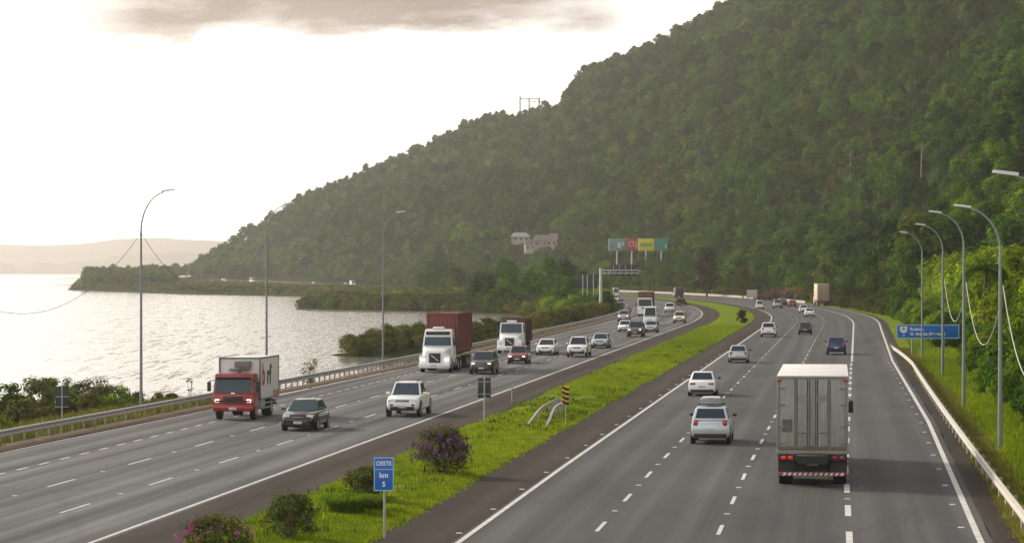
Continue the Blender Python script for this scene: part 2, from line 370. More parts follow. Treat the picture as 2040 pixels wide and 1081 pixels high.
# ================================================================ roads
def ribbon(name, o0, o1, ys, mat, z=0., label=None, cat=None, crown=0., nx=2, kind='structure', wob=0.):
    ys = np.asarray(ys, float); V = []; UVs = []
    a, b = (o0(ys) + 0 * ys, o1(ys) + 0 * ys)
    if wob:
        a = a + wob * (vn(ys / 3. + 3, ys * 0 + 1.3) - .5); b = b + wob * (vn(ys / 2.6, ys * 0 + 8.3) - .5)
    for j in range(nx + 1):
        t = j / nx; off = a * (1 - t) + b * t
        V.append(np.stack([A(ys) + off, ys, z + rz(ys) + crown * 4 * t * (1 - t)], -1)); UVs.append(np.stack([off, ys], -1))
    V = np.stack(V, 1); U = np.stack(UVs, 1); m, n = V.shape[:2]
    ii = np.arange(m * n).reshape(m, n)
    q = np.stack([ii[:-1, :-1], ii[:-1, 1:], ii[1:, 1:], ii[1:, :-1]], -1).reshape(-1, 4)
    me = fastmesh(name, V.reshape(-1, 3), q, mat, True)
    uv = me.uv_layers.new(name='UVMap'); uv.data.foreach_set('uv', U.reshape(-1, 2)[q.ravel()].astype(np.float32).ravel())
    o = bpy.data.objects.new(name, me); COL.objects.link(o); tag(o, label, cat, kind=kind); return o
YS = np.concatenate([np.arange(20, 700, 3.), np.arange(700, 1990, 8.)])
mL = asphalt('worn_streaked_asphalt', .070, .62); mRt = asphalt('dark_smooth_asphalt', .046, .3, .01); mSh = asphalt('brown_shoulder_asphalt', .032, .18, .24, .06)
ribbon('road', lambda Y: o_rail(Y) + 1.1, const(.2), YS, mL, 0, 'left carriageway of streaked grey asphalt carrying oncoming traffic', 'road', nx=4)
ribbon('road', lambda Y: o_B(Y) - .2, lambda Y: o_edge(Y) + .35, YS, mRt, 0, 'right carriageway of dark asphalt leading away from the viewer', 'road', nx=4)
sho = [ribbon('road_shoulder', const(.2), const(3.1), YS, mSh, 0, 'dark brown shoulder between the left carriageway and the grass median', 'road shoulder', nx=2),
       ribbon('road_shoulder', lambda Y: 8. * wid(Y), lambda Y: o_B(Y) - .2, YS, mSh, 0, 'dark brown shoulder between the grass median and the right carriageway', 'road shoulder', nx=2),
       ribbon('road_shoulder', lambda Y: o_edge(Y) + .35, lambda Y: o_edge(Y) + 1.25, YS, mSh, -.002, 'narrow dark shoulder right of the right edge line', 'road shoulder', nx=1, wob=.25)]
mdirt = pm('reddish_roadside_dirt', (.135, .10, .07), .95, var=.45, scale=1.3, spec=.1)
ribbon('road_verge', lambda Y: o_rail(Y) - .5, lambda Y: o_rail(Y) + 1.1, YS, mdirt, .03, 'reddish dirt strip under the left guardrail', 'dirt strip', nx=3, crown=.05, wob=.3)
k = NT('median_turf'); ob = k.n('ShaderNodeTexCoord').outputs['Object']
nA = k.noise(ob, .25, 5); nB = k.noise(ob, 5., 5, .7); nC = k.noise(k.mapping(ob, (1, .4, 1)), .9, 4)
c = k.ramp(nA, [(.3, (.10, .14, .018)), (.5, (.13, .18, .02)), (.7, (.165, .205, .026))])
c = k.mix(1., c, k.ramp(nB, [(.3, (.65, .7, .7)), (.7, (1.3, 1.25, 1.2))]), 'MULTIPLY')
c = k.mix(k.ramp(nC, [(.60, (0, 0, 0)), (.70, (.7, .7, .7))]), c, (.085, .08, .035))
k.l(c, k.b.inputs['Base Color']); k.b.inputs['Roughness'].default_value = 1.; k.b.inputs['Specular IOR Level'].default_value = 0.
mturf = k.m
ribbon('median_ground', const(3.1), lambda Y: 8. * wid(Y), YS, mturf, .012, 'bright green turf strip between the two carriageways', 'grass median', nx=6, crown=.12, wob=.35)
ribbon('verge_ground', lambda Y: o_edge(Y) + 1.2, lambda Y: o_edge(Y) + 9, YS[YS < 900], mturf, .0, 'grass verge between the right carriageway and the trees', 'grass verge', nx=6, wob=.3)

mwhite = pm('worn_white_road_paint', (.46, .45, .42), .75, var=.62, scale=2.2); mpink = pm('faded_edge_paint', (.42, .36, .32), .7, var=.4, scale=.8)
MK = .009
def marks(label, off, segs, w_, mat=mwhite):
    V = []; Q = []
    for (y0, y1) in segs:
        n = max(1, int((y1 - y0) / 5)); ys = np.linspace(y0, y1, n + 1)
        for j in range(n):
            o = len(V)
            for yy, s in ((ys[j], -1), (ys[j], 1), (ys[j + 1], 1), (ys[j + 1], -1)):
                V.append((float(A(yy) + off(yy)) + s * w_ / 2, yy, MK + float(rz(yy))))
            Q.append((o, o + 1, o + 2, o + 3))
    me = fastmesh('road_marking', V, Q, mat); o = bpy.data.objects.new('road_marking', me); COL.objects.link(o)
    tag(o, label, 'road marking', kind='structure')
D = lambda start, sp, ln, end: [(start + i * sp - ln / 2, start + i * sp + ln / 2) for i in range(-3, int((end - start) / sp))]
marks('solid white edge line beside the brown left shoulder of the median', const(0), [(20, 1900)], .15)
marks('white lane dashes nearest the median on the left carriageway', const(-3.62), D(99.5, 12.6, 3.9, 900), .12)
marks('white lane dashes in the middle of the left carriageway', const(-7.1), D(98.6, 12.6, 3.9, 900), .13)
marks('short close dotted line along the outer lane of the left carriageway', lambda Y: np.interp(Y, [0, 200, 300, 900], [-10.7, -10.7, -10.5, -10.7]), D(106, 3.3, 1.55, 520), .13)
marks('faded outer edge line below the left guardrail', lambda Y: o_rail(Y) + 1.3, [(20, 1200)], .16, mpink)
marks('solid white left edge line of the right carriageway', o_B, [(20, 1800)], .17)
marks('white lane dashes left of the large truck', mw(14.3), D(92.4, 11.75, 3.4, 760), .13)
marks('white lane dashes just left of the truck trailer', mw(18.0), D(91.2, 11.75, 3.4, 760), .13)
marks('thick short dashes right of the truck trailer', mw(21.9), D(98.5, 10.1, 4.4, 262), .20)
marks('solid white line beyond the thick dashes on the right carriageway', mw(21.95), [(258, 620)], .18)
marks('solid white right edge line curving along the verge', o_edge, [(20, 1100)], .2)
# reflective studs
V = []; Q = []
for off, st, sp in ((const(-3.62), 105.8, 12.6), (const(-7.1), 104.9, 12.6), (mw(14.3), 98.3, 11.75), (mw(18.0), 97.1, 11.75), (mw(21.9), 103.5, 10.1), (lambda Y: o_B(Y) - .35, 90, 9.), (lambda Y: o_edge(Y) - .4, 92, 9.)):
    for i in range(22):
        yy = st + i * sp; x = float(A(yy) + off(yy)); o = len(V)
        V += [(x - .1, yy - .09, MK - .004), (x + .1, yy - .09, MK - .004), (x + .1, yy + .09, MK - .004), (x - .1, yy + .09, MK - .004), (x - .07, yy - .03, .03), (x + .07, yy - .03, .03), (x + .07, yy + .03, .03), (x - .07, yy + .03, .03)]
        Q += [(o, o + 1, o + 5, o + 4), (o + 1, o + 2, o + 6, o + 5), (o + 2, o + 3, o + 7, o + 6), (o + 3, o, o + 4, o + 7), (o + 4, o + 5, o + 6, o + 7)]
me = fastmesh('road_studs', V, Q, mwhite); o = bpy.data.objects.new('road_studs', me); COL.objects.link(o); tag(o, 'small white reflective studs set between the lane dashes', 'road studs', kind='structure')

# ================================================================ foliage
def add_tint(me, t):
    at = me.attributes.new('tint', 'FLOAT', 'FACE'); at.data.foreach_set('value', np.asarray(t, np.float32))
def leaves(seed, centers, radii, per, size, up=.3, flat=.75, droop=0.):
    """leaf quads in clumps; returns verts, quads, tint"""
    r = np.random.default_rng(seed); P = []; N = []; T = []; cc = np.mean(np.array(centers), axis=0) - np.array([0, 0, .6 * np.mean(radii)]); ext = np.abs(np.array(centers) - cc).max() + 1e-6; ctint = r.normal(0, .16, len(centers)); ci = -1
    for c_, ra in zip(centers, radii):
        ci += 1; n = int(per * (ra / np.mean(radii)) ** 2) + 2
        d = r.normal(size=(n, 3)); d /= np.linalg.norm(d, axis=1)[:, None]
        rad = ra * r.random(n) ** .45
        p = d * rad[:, None] * np.array([1, 1, flat]); P.append(np.array(c_) + p)
        nn = d * .75 + (np.array(c_) + p - cc) / ext * 1.1 + r.normal(size=(n, 3)) * .38 + np.array([0, 0, up]); N.append(nn)
        T.append(np.clip(.5 + ctint[ci] + r.normal(0, .16, n), 0, 1))
    P = np.concatenate(P); N = np.concatenate(N); T = np.concatenate(T); N /= np.linalg.norm(N, axis=1)[:, None]
    a = np.cross(N, r.normal(size=N.shape)); a /= np.linalg.norm(a, axis=1)[:, None]; b = np.cross(N, a)
    s = size * (.6 + .8 * r.random(len(P)))[:, None]
    V = np.stack([P - a * s * .5, P + b * s * .34, P + a * s * .5, P - b * s * .34], 1).reshape(-1, 3)
    return V, np.arange(len(V)).reshape(-1, 4), T
def crown_mesh(name, seed, mat, rx, h, z0, nclump, per, size, shape='round', cr=1.):
    """crown of leaf clumps: rx radius, from z0 to h"""
    r = np.random.default_rng(seed); C = []; Rr = []
    for i in range(nclump):
        v = r.random() ** .8; a = r.random() * 6.283
        if shape == 'round': w_ = math.sqrt(max(0, 1 - (2 * v - .8) ** 2 / 1.5)) * (.75 + .35 * math.sin(a * 2 + seed) + .2 * r.random())
        elif shape == 'cone': w_ = (1 - v) * 1.0 + .08
        elif shape == 'flat': w_ = .5 + .5 * v
        else: w_ = 1 - .5 * v * v
        rad = rx * w_ * r.random() ** .5 * .85
        C.append((rad * math.cos(a), rad * math.sin(a), z0 + (h - z0) * (.08 + .86 * v))); Rr.append(cr * rx * (.26 + .2 * r.random()) * (1 if shape != 'cone' else .55 + .5 * (1 - v)))
    V, Q, T = leaves(seed + 50, C, Rr, per, size)
    V[:, 2] = np.maximum(V[:, 2], .05)
    me = fastmesh(name, V, Q, mat); add_tint(me, T); return me
def trunk_mesh(name, seed, mat, h, r0, rx, limbs=5):
    r = np.random.default_rng(seed); m = MB()
    lean = r.normal(0, .06, 2) * h
    pts = [(lean[0] * t * t, lean[1] * t * t, h * .78 * t - .3 * (1 - t)) for t in (0, .3, .6, 1)]
    m.tube(pts, [r0 * 1.25, r0, r0 * .75, r0 * .35], 7)
    for i in range(limbs):
        t = .35 + .5 * r.random(); a = r.random() * 6.28; z = h * .78 * t; L = rx * (.5 + .4 * r.random())
        p0 = (lean[0] * t * t, lean[1] * t * t, z)
        m.tube([p0, (p0[0] + L * .5 * math.cos(a), p0[1] + L * .5 * math.sin(a), z + L * .45), (p0[0] + L * math.cos(a), p0[1] + L * math.sin(a), z + L * .75)], [r0 * .45, r0 * .3, r0 * .12], 5)
    o = m.build(name, mat); me = o.data; bpy.data.objects.remove(o); return me
mbark = pm('grey_brown_bark', (.11, .085, .06), .9, var=.35, scale=3, bump=.3)
LF_forest = leafmat('forest_leaves', (.026, .064, .014), (.062, .126, .022), (.130, .200, .034), .32)
LF_bright = leafmat('bright_thicket_leaves', (.072, .118, .012), (.150, .218, .022), (.265, .32, .04), .42)
LF_olive = leafmat('olive_scrub_leaves', (.070, .074, .022), (.125, .125, .036), (.19, .175, .06), .3)
LF_dark = leafmat('dark_conifer_needles', (.012, .022, .010), (.024, .036, .014), (.040, .052, .018), .15)
LF_grey = leafmat('greyish_shrub_leaves', (.022, .032, .012), (.075, .090, .036), (.20, .21, .10), .3)
LF_reed = leafmat('pale_reedy_leaves', (.085, .085, .03), (.15, .145, .055), (.25, .23, .10), .35)
LF_flower = leafmat('purple_blossom', (.11, .02, .21), (.21, .045, .38), (.34, .12, .52), .3)
LF_dusk = leafmat('dusty_purple_blossom', (.11, .055, .13), (.19, .09, .23), (.29, .16, .32), .3)
LF_rust = leafmat('brown_seed_heads', (.06, .035, .018), (.11, .06, .03), (.15, .10, .045), .2)

def scatter(name, pts, scl, variants, label, cat, kind='stuff'):
    pts = np.asarray(pts, np.float32); n = len(pts)
    me = bpy.data.meshes.new(name); me.vertices.add(n); me.vertices.foreach_set('co', pts.ravel())
    for nm, arr, ty in (('scl', np.asarray(scl, np.float32), 'FLOAT'), ('rot', (rng.random(n) * 6.283).astype(np.float32), 'FLOAT'), ('var', rng.integers(0, len(variants), n).astype(np.int32), 'INT')):
        at = me.attributes.new(nm, ty, 'POINT'); at.data.foreach_set('value', arr)
    me.update(); o = bpy.data.objects.new(name, me); COL.objects.link(o); tag(o, label, cat, kind=kind)
    pc = bpy.data.collections.new(name + '_sources')
    for v in variants: pc.objects.link(v)
    ng = bpy.data.node_groups.new(name + '_scatter', 'GeometryNodeTree')
    ng.interface.new_socket('Geometry', in_out='INPUT', socket_type='NodeSocketGeometry'); ng.interface.new_socket('Geometry', in_out='OUTPUT', socket_type='NodeSocketGeometry')
    N = ng.nodes; gi = N.new('NodeGroupInput'); gout = N.new('NodeGroupOutput'); ip = N.new('GeometryNodeInstanceOnPoints'); ci = N.new('GeometryNodeCollectionInfo')
    ci.inputs['Collection'].default_value = pc; ci.inputs['Separate Children'].default_value = True; ci.inputs['Reset Children'].default_value = True
    def attr(nm, ty):
        a = N.new('GeometryNodeInputNamedAttribute'); a.data_type = ty; a.inputs['Name'].default_value = nm
        return a.outputs['Attribute']
    cxz = N.new('ShaderNodeCombineXYZ'); L = ng.links
    L.new(attr('rot', 'FLOAT'), cxz.inputs['Z']); L.new(gi.outputs[0], ip.inputs['Points']); L.new(ci.outputs[0], ip.inputs['Instance'])
    ip.inputs['Pick Instance'].default_value = True; L.new(attr('var', 'INT'), ip.inputs['Instance Index']); L.new(cxz.outputs[0], ip.inputs['Rotation']); L.new(attr('scl', 'FLOAT'), ip.inputs['Scale'])
    L.new(ip.outputs[0], gout.inputs[0]); md = o.modifiers.new('scatter', 'NODES'); md.node_group = ng
    return o
def proto(name, me): return bpy.data.objects.new(name, me)

# tree kinds (unit: metres; about 9 m tall, scaled per tree)
KINDS = {}
LF_deep = leafmat('deep_green_leaves', (.016, .036, .012), (.036, .072, .020), (.070, .110, .030), .22)
LF_tan = leafmat('tan_green_leaves', (.036, .056, .014), (.075, .100, .025), (.135, .155, .042), .3)
for i in range(6):
    KINDS['forest', i] = (crown_mesh('forest_crown', 100 + i, (LF_forest, LF_deep, LF_forest, LF_forest, LF_tan, LF_deep)[i], 3.6, 9.2, 2.2, 26, 46, .62), trunk_mesh('forest_trunk', i, mbark, 8, .2, 3.2))
for i in range(4):
    KINDS['bright', i] = (crown_mesh('bright_crown', 200 + i, LF_bright, 3.4, 8.6, 1.2, 34, 95, .40), trunk_mesh('bright_trunk', 20 + i, mbark, 7.5, .16, 3))
for i in range(4):
    KINDS['olive', i] = (crown_mesh('olive_crown', 300 + i, LF_olive, 1.7, 2.5, .1, 18, 60, .26, 'mound'), trunk_mesh('olive_stem', 40 + i, mbark, 2.4, .05, 1.4, 7))
for i in range(3):
    KINDS['bush', i] = (crown_mesh('bush_crown', 400 + i, (LF_bright, LF_forest, LF_forest)[i], 1.7, 2.8, .1, 22, 90, .24, 'mound'), trunk_mesh('bush_stem', 60 + i, mbark, 2.4, .05, 1.4, 7))
LF_forest_bark = pm('pale_thin_bark', (.34, .31, .26), .85, var=.25, scale=1.5)
for i in range(2):
    KINDS['umbrella', i] = (crown_mesh('umbrella_crown', 450 + i, (LF_tan, LF_forest)[i], 3.4, 13.2, 10.6, 16, 40, .6, 'flat', .8), trunk_mesh('umbrella_trunk', 90 + i, LF_forest_bark, 15, .17, 3.0, 4))
KINDS['conifer', 0] = (crown_mesh('conifer_crown', 500, LF_dark, 3.6, 15, 1.2, 90, 60, .5, 'cone'), trunk_mesh('conifer_trunk', 80, mbark, 15, .25, 2))

# ---- candidate positions
def fill(xr, yr, sp, test, n=0, seed=1):
    """jittered hexagonal grid"""
    r = np.random.default_rng(seed); gy = np.arange(yr[0], yr[1], sp * .9); gx = np.arange(xr[0], xr[1], sp)
    X, Y = np.meshgrid(gx, gy); X = X + (np.arange(len(gy)) % 2)[:, None] * sp * .5
    X = (X + r.uniform(-.42, .42, X.shape) * sp).ravel(); Y = (Y + r.uniform(-.42, .42, Y.shape) * sp).ravel()
    ok = test(X, Y); p = r.permutation(int(ok.sum())); return np.stack([X[ok], Y[ok]], -1)[p]
def u_of(X, Y): return X / Y
HOUSES = []
for px, py in ((1060, 499), (1080, 492), (1103, 494), (1036, 481)):
    yq = np.arange(1150., 1650., 2.); xq = (px - CX) / FP * yq; up_ = np.nonzero(zt(xq, yq) + .6 >= HC + (YH - py) * yq / FP)[0]
    Yh = float(yq[up_[0]]) if len(up_) else 1350.; HOUSES.append(((px - CX) / FP * Yh, Yh, ZY(py, Yh)))
print('houses', HOUSES)
def t_of(X, Y):
    u = X / Y; df = np.interp(u, _uu, _df); dr = np.maximum(np.interp(u, ru, rd), df + 40); return (Y - df) / (dr - df)
def clear_view(X, Y):
    """open spots: houses on the slope, billboards, the clearing with the side road"""
    ok = np.ones(X.shape, bool)
    for hx, hy, hz_ in HOUSES:
        ok &= ~((np.abs(X - hx) < 6.5) & (np.abs(Y - hy) < 7)); ok &= ~((np.abs(X / Y - hx / hy) * hy < 5.2) & (Y > hy - 46) & (Y < hy))
    ok &= ~((X > 33) & (X < 64) & (Y > 1141) & (Y < 1160))
    u = X / Y; zz = zt(X, Y)
    ok &= ~((u > .030) & (u < .0545) & (Y > 850) & (Y < 1160) & (zz + 10 > HC + .0064 * Y))
    return ok
def hill_ok(X, Y):
    t = t_of(X, Y); u = X / Y
    return (u > -.16) & (u < .2) & (t > .0) & (t < 1.06) & (shore_sd(X, Y) > 4) & clear_view(X, Y) & (X - A(Y) > foff(Y) - 3)
cand = []       # x, y, scale, kind
def addc(P, lo, hi, kind, nv, seed):
    r = np.random.default_rng(seed); zz = zt(P[:, 0], P[:, 1])
    for (x, y), z in zip(P, zz):
        q = r.uniform(lo, hi) * ((1.5 if y < 900 else 1.25) if kind == 'forest' and r.random() < .15 else 1.) * (float(np.interp(y, [500, 1000], [1.3, 1.])) if kind == 'forest' else 1.)
        cand.append((x, y, z, q, kind, int(r.integers(nv))))
P = fill((-320, 420), (150, 2060), 5.4, hill_ok, 260000, 2); addc(P, .5, 1.05, 'forest', 6, 11)
print('forest', len(P))
# right-hand thicket by the lamp posts: bright trees and bushes at the verge
def tk(X, Y): o = X - A(Y); return (o > 37) & (o < 61) & ~((X / Y > .122) & (X / Y < .1525) & (Y < 292)) & ~((np.abs(Y - 288) < 16) & (o < 44)) & (X / Y < .2)
P = fill((0, 130), (120, 640), 5.0, tk, 60000, 3); addc(P, .8, 1.22, 'bright', 4, 12)
def tb(X, Y): o = X - A(Y); u = X / Y; return (o > 31.9) & (o < 37.5) & (u < .2) & ~((u > .122) & (u < .1525) & (Y < 296) & (2.4 > HC - .0232 * Y))
P = fill((0, 130), (100, 520), 2.3, tb, 60000, 4); addc(P, .55, 1.25, 'bush', 3, 13)
# strip of trees and undergrowth between carriageway and hill foot further on
def ts(X, Y): o = X - A(Y); return (o > 34) & (o < foff(Y) + 4) & clear_view(X, Y)
P = fill((-60, 130), (470, 1300), 5.2, ts, 60000, 5); addc(P, .55, 1.0, 'forest', 6, 14)
P = fill((-60, 130), (520, 1300), 3.6, lambda X, Y: (X - A(Y) > 31) & (X - A(Y) < 38) & clear_view(X, Y), 60000, 6); addc(P, .5, 1.0, 'olive', 4, 15)
# land between left carriageway and the lake
def tl(X, Y): o = X - A(Y); return (o < o_rail(Y) - 3.5) & (shore_sd(X, Y) > 1.0)
P = fill((-90, 40), (333, 660), 2.4, lambda X, Y: tl(X, Y) & (shore_sd(X, Y) > .6), 60000, 7); addc(P, .5, 1.0, 'olive', 4, 16)
P = fill((-90, 40), (520, 640), 4.4, lambda X, Y: tl(X, Y) & (X - A(Y) > -32), 20000, 17); addc(P, .9, 1.5, 'bush', 3, 26)
P = fill((-90, 40), (640, 1010), 3.0, tl, 60000, 8); addc(P, .5, 1.0, 'olive', 4, 17)
P = fill((-90, 40), (640, 1010), 6.0, tl, 0, 27); addc(P, .5, 1.0, 'bush', 3, 28)
P = fill((-90, 40), (600, 1100), 7.0, lambda X, Y: tl(X, Y) & (X - A(Y) > -56) & (X / Y > -.012 - (1100 - Y) * 0) & (vn(X / 18, Y / 40) > .28), 20000, 9); addc(P, .4, .68, 'forest', 6, 18)
P = fill((-330, 40), (1010, 2000), 3.6, lambda X, Y: tl(X, Y) & (shore_sd(X, Y) > .8), 90000, 10); addc(P, .3, .7, 'olive', 4, 19)
P = fill((-330, 40), (1000, 1420), 6.5, lambda X, Y: tl(X, Y) & (X / Y > -.03), 20000, 11); addc(P, .5, 1.0, 'forest', 6, 20)
P = fill((-330, 40), (1418, 1700), 5.0, lambda X, Y: tl(X, Y) & (X / Y < -.112) & (X / Y > -.142), 20000, 12); addc(P, .5, .85, 'forest', 6, 21)
# ---- which ones show: march the columns of the view from near to far
HT = {'forest': (9.2, 3.6), 'bright': (8.6, 3.4), 'olive': (2.5, 1.7), 'bush': (2.8, 1.7)}
cand.sort(key=lambda c: c[1]); colmax = np.full(2041 // 4 + 2, -1e9); vis = []
for c in cand:
    h, rr = HT[c[4]]; s = c[3]; x0 = int((CX + FP * (c[0] - rr * s) / c[1]) / 4); x1 = int((CX + FP * (c[0] + rr * s) / c[1]) / 4)
    x0 = max(x0, 0); x1 = min(x1, 510)
    if x1 < x0: vis.append(0); continue
    top = (c[2] + h * s * .93 - HC) / c[1] * FP; bot = (c[2] - HC) / c[1] * FP
    seg = colmax[x0:x1 + 1]; g = np.clip(np.minimum(top, 560) - np.maximum(seg, bot), 0, None).sum() * 4
    colmax[x0:x1 + 1] = np.maximum(seg, top - .12 * (top - bot)); vis.append(g)
vis = np.array(vis)
individual = set()
for kinds, lim in ((('forest', 'bright'), 285), (('olive', 'bush'), 150)):
    ids = [i for i in np.argsort(-vis) if cand[i][4] in kinds and vis[i] > 60][:lim]; individual |= set(ids)
print('cands', len(cand), 'visible', int((vis > 5).sum()))
def tree_label(c):
    x, y, z, s, kind, v = c; off = x - float(A(y)); px = CX + FP * x / y
    if kind == 'bright': return ('tall sunlit yellow-green tree in the thicket behind the lamp posts', 'trees of the bright thicket behind the right lamp posts', 'tree', 'thicket_tree')
    if kind == 'bush': 
        if off > 0: return ('leafy bright bush at the verge below the bright thicket', 'bushes along the right verge', 'bush', 'verge_bush')
        return ('rounded green bush beside the left guardrail near the sign gantry', 'green bushes beside the sign gantry', 'bush', 'roadside_bush')
    if kind == 'olive':
        if off > 0: return ('low olive shrub behind the barrier at the far bend', 'low shrubs behind the far barrier', 'shrub', 'scrub_bush')
        if y < 660: return ('low olive shrub between the left guardrail and the lake', 'olive shrubs along the left guardrail', 'shrub', 'scrub_bush')
        if y < 1010: return ('low olive shrub on the first peninsula in the lake', 'olive shrubs on the first peninsula', 'shrub', 'scrub_bush')
        return ('tiny olive shrub on the far shore below the causeway', 'olive shrubs along the far shore', 'shrub', 'scrub_bush')
    if off < 0: return ('mid-green tree on the shore side of the far bend' if y < 1410 else 'small dark tree on the wooded headland at the far left', 'trees on the lake side of the far bend' if y < 1410 else 'trees on the far left headland', 'tree', 'forest_tree')
    if y < 700: return ('dark green forest tree on the slope above the bright thicket', 'forest trees above the bright thicket', 'tree', 'forest_tree')
    if off < foff(y) + 4: return ('green tree at the foot of the hill beside the far bend', 'trees at the hill foot by the far bend', 'tree', 'forest_tree')
    if px < 1000: return ('olive green forest tree on the hazy left end of the hill', 'forest trees on the hazy left hillside', 'tree', 'forest_tree')
    return ('green forest tree on the middle of the hillside', 'forest trees on the middle hillside', 'tree', 'forest_tree')
def plant(name, label, cat, loc, kind, v, s, group=None, pn=('crown', 'trunk'), rot=None):
    e = thing(name, label, cat, loc, random.random() * 6.28 if rot is None else rot, group); e.scale = (s, s, s)
    for nm, me in zip(pn, KINDS[kind, v]):
        o = bpy.data.objects.new(nm, me); COL.objects.link(o); o.parent = e
    return e
rest = {}
for i, c in enumerate(cand):
    if i in individual:
        lb, gr, cat, nm = tree_label(c)
        plant(nm, lb, cat, (c[0], c[1], c[2] - .1), c[4], c[5], c[3], gr, ('crown', 'trunk') if c[4] in ('forest', 'bright') else ('foliage', 'stem'))
    else: rest.setdefault(c[4], []).append(c)
for kind, lab, cat, nm in (('forest', 'dense dark green forest covering the whole hillside', 'forest', 'forest'), ('bright', 'trees hidden inside the bright thicket', 'trees', 'thicket'),
                       ('olive', 'low olive scrub covering the banks along the lake', 'scrub', 'scrub'), ('bush', 'undergrowth along the road verges', 'undergrowth', 'undergrowth')):
    L = rest.get(kind, [])
    if L:
        nv = len([q for q in KINDS if q[0] == kind])
        scatter(nm, [(c[0], c[1], c[2] - .1) for c in L], [c[3] for c in L], [proto(nm + '_source', KINDS[kind, j][0]) for j in range(nv)], lab, cat)

# distinctive trees
X, Y = (875 - CX) * 1330 / FP, 1330.
plant('conifer_tree', 'tall dark cone-shaped conifer standing alone by the far shore road', 'tree', (X, Y, float(zt(X, Y)) - .2), 'conifer', 0, 1.45, pn=('crown', 'trunk'))
KINDS['brown', 0] = (crown_mesh('brown_crown', 610, leafmat('brownish_leaves', (.035, .036, .014), (.07, .062, .022), (.105, .085, .03), .25), 4.2, 10, 1.5, 44, 60, .5), KINDS['forest', 0][1])
X, Y = (1408 - CX) * 880 / FP, 880.
plant('broad_tree', 'big round brownish tree just right of the billboards', 'tree', (X, Y, float(zt(X, Y)) - .2), 'brown', 0, 1.45)
X, Y = (1480 - CX) * 830 / FP, 830.
plant('broad_tree', 'shorter brownish tree behind the white roadside panel', 'tree', (X, Y, float(zt(X, Y)) - .2), 'brown', 0, .85)

r = np.random.default_rng(77)
n_ = 0
while n_ < 26:
    y = float(r.uniform(480, 1250)); u = float(r.uniform(.07, .168)); x = u * y
    if not (x - float(A(y)) > 42): continue
    z = float(zt(x, y)); plant('pale_trunk_tree', 'thin tree with a bare pale trunk and a flat crown rising above the right forest', 'tree', (x, y, z - .2), 'umbrella', n_ % 2, float(r.uniform(.75, 1.05)), 'pale trunked trees above the right forest', ('crown', 'trunk')); n_ += 1
def palm(x, y, h, seed, label):
    e = thing('palm_tree', label, 'palm', (x, y, float(zt(x, y)) - .2)); r = np.random.default_rng(seed); m = MB(); m.tube([(0, 0, -.3), (.1, 0, h * .5), (.3, 0, h)], [.2, .15, .12], 8); m.build('trunk', mbark, e)
    V = []; T = []
    for i in range(20):
        a = i * 2.4 + r.normal(0, .2); el = r.uniform(.15, 1.2); L = r.uniform(2.4, 3.2); d = np.array([math.cos(a), math.sin(a), 0]); sd = np.array([-d[1], d[0], 0])
        for t in np.linspace(.12, 1, 22):
            p = np.array([.3, 0, h]) + d * L * t * math.cos(el * .7) + np.array([0, 0, L * (math.sin(el) * t - 1.15 * t * t)])
            for sg in (1, -1):
                q = sd * sg * .75 * (1 - .6 * t) + d * .35 + np.array([0, 0, -.28]); w2 = d * .07
                V += [p - w2, p + w2, p + q + w2 * .3, p + q - w2 * .3]; T.append(np.clip(r.normal(.5, .2), 0, 1))
    me = fastmesh('fronds', V, np.arange(len(V)).reshape(-1, 4), LF_forest); add_tint(me, T); o = bpy.data.objects.new('fronds', me); COL.objects.link(o); o.parent = e
palm((1958 - CX) * 262 / FP, 262, 8.2, 1, 'feathery palm standing in the bright thicket between the two nearest right lamp posts'); palm((1745 - CX) * 640 / FP, 640, 9.5, 2, 'smaller feathery palm at the far left end of the bright thicket')

# ---- shrubs with fine detail near the camera
def near_bush(name, label, cat, x, y, rx, h, leaf, nclump, per, size, seed, flower=None, fl_n=0, fl_size=.06, z=0., group=None, stemc=None, shape='mound', fl_top=.45, airy=False):
    e = thing(name, label, cat, (x, y, z), 0, group)
    me = crown_mesh('foliage', seed, leaf, rx * 1.08, h * 1.05, .05, int(nclump * 1.7), int(per * .75), size, shape, .68); o = bpy.data.objects.new('foliage', me); COL.objects.link(o); o.parent = e
    r = np.random.default_rng(seed + 3); m = MB()
    for i in range(16 if not airy else (5 if 'stalk' in name else 26)):
        a = r.random() * 6.28; L = rx * (.35 + .6 * r.random()); hh = h * (.6 + .45 * r.random())
        m.tube([(0, 0, -.1), (L * .4 * math.cos(a), L * .4 * math.sin(a), hh * .5), (L * math.cos(a), L * math.sin(a), hh)], [.02, .014, .006], 4)
    m.build('stems', stemc or mbark, e)
    if flower:
        C = []; Rr = []
        for i in range(fl_n):
            a = r.random() * 6.28; q = r.random() ** .5; zz = h * (fl_top + (1.05 - fl_top) * r.random()) * (1 - .35 * q * q)
            C.append((rx * q * math.cos(a), rx * q * math.sin(a), zz)); Rr.append(.05 + .07 * r.random())
        V, Q, T = leaves(seed + 9, C, Rr, 14, fl_size, .3, 1.6); me = fastmesh('blossoms', V, Q, flower); add_tint(me, T)
        o = bpy.data.objects.new('blossoms', me); COL.objects.link(o); o.parent = e
    return e
x, y = G(880, 948); near_bush('flowering_bush', 'large round bush dusted with purple blossom in the median', 'bush', x, y, 1.2, 1.85, LF_grey, 60, 75, .085, 700, LF_dusk, 230, .085, fl_top=.45)
x, y = G(728, 1004); near_bush('flowering_bush', 'medium bush with brown seed heads behind the kilometre sign', 'bush', x, y, .85, 1.25, LF_grey, 36, 70, .075, 710, LF_rust, 50, .07)
x, y = G(577, 1082); near_bush('leafy_bush', 'grey-green bush with reddish stems left of the kilometre sign', 'bush', x, y, .92, 1.4, LF_grey, 42, 75, .07, 720, LF_rust, 36, .06)
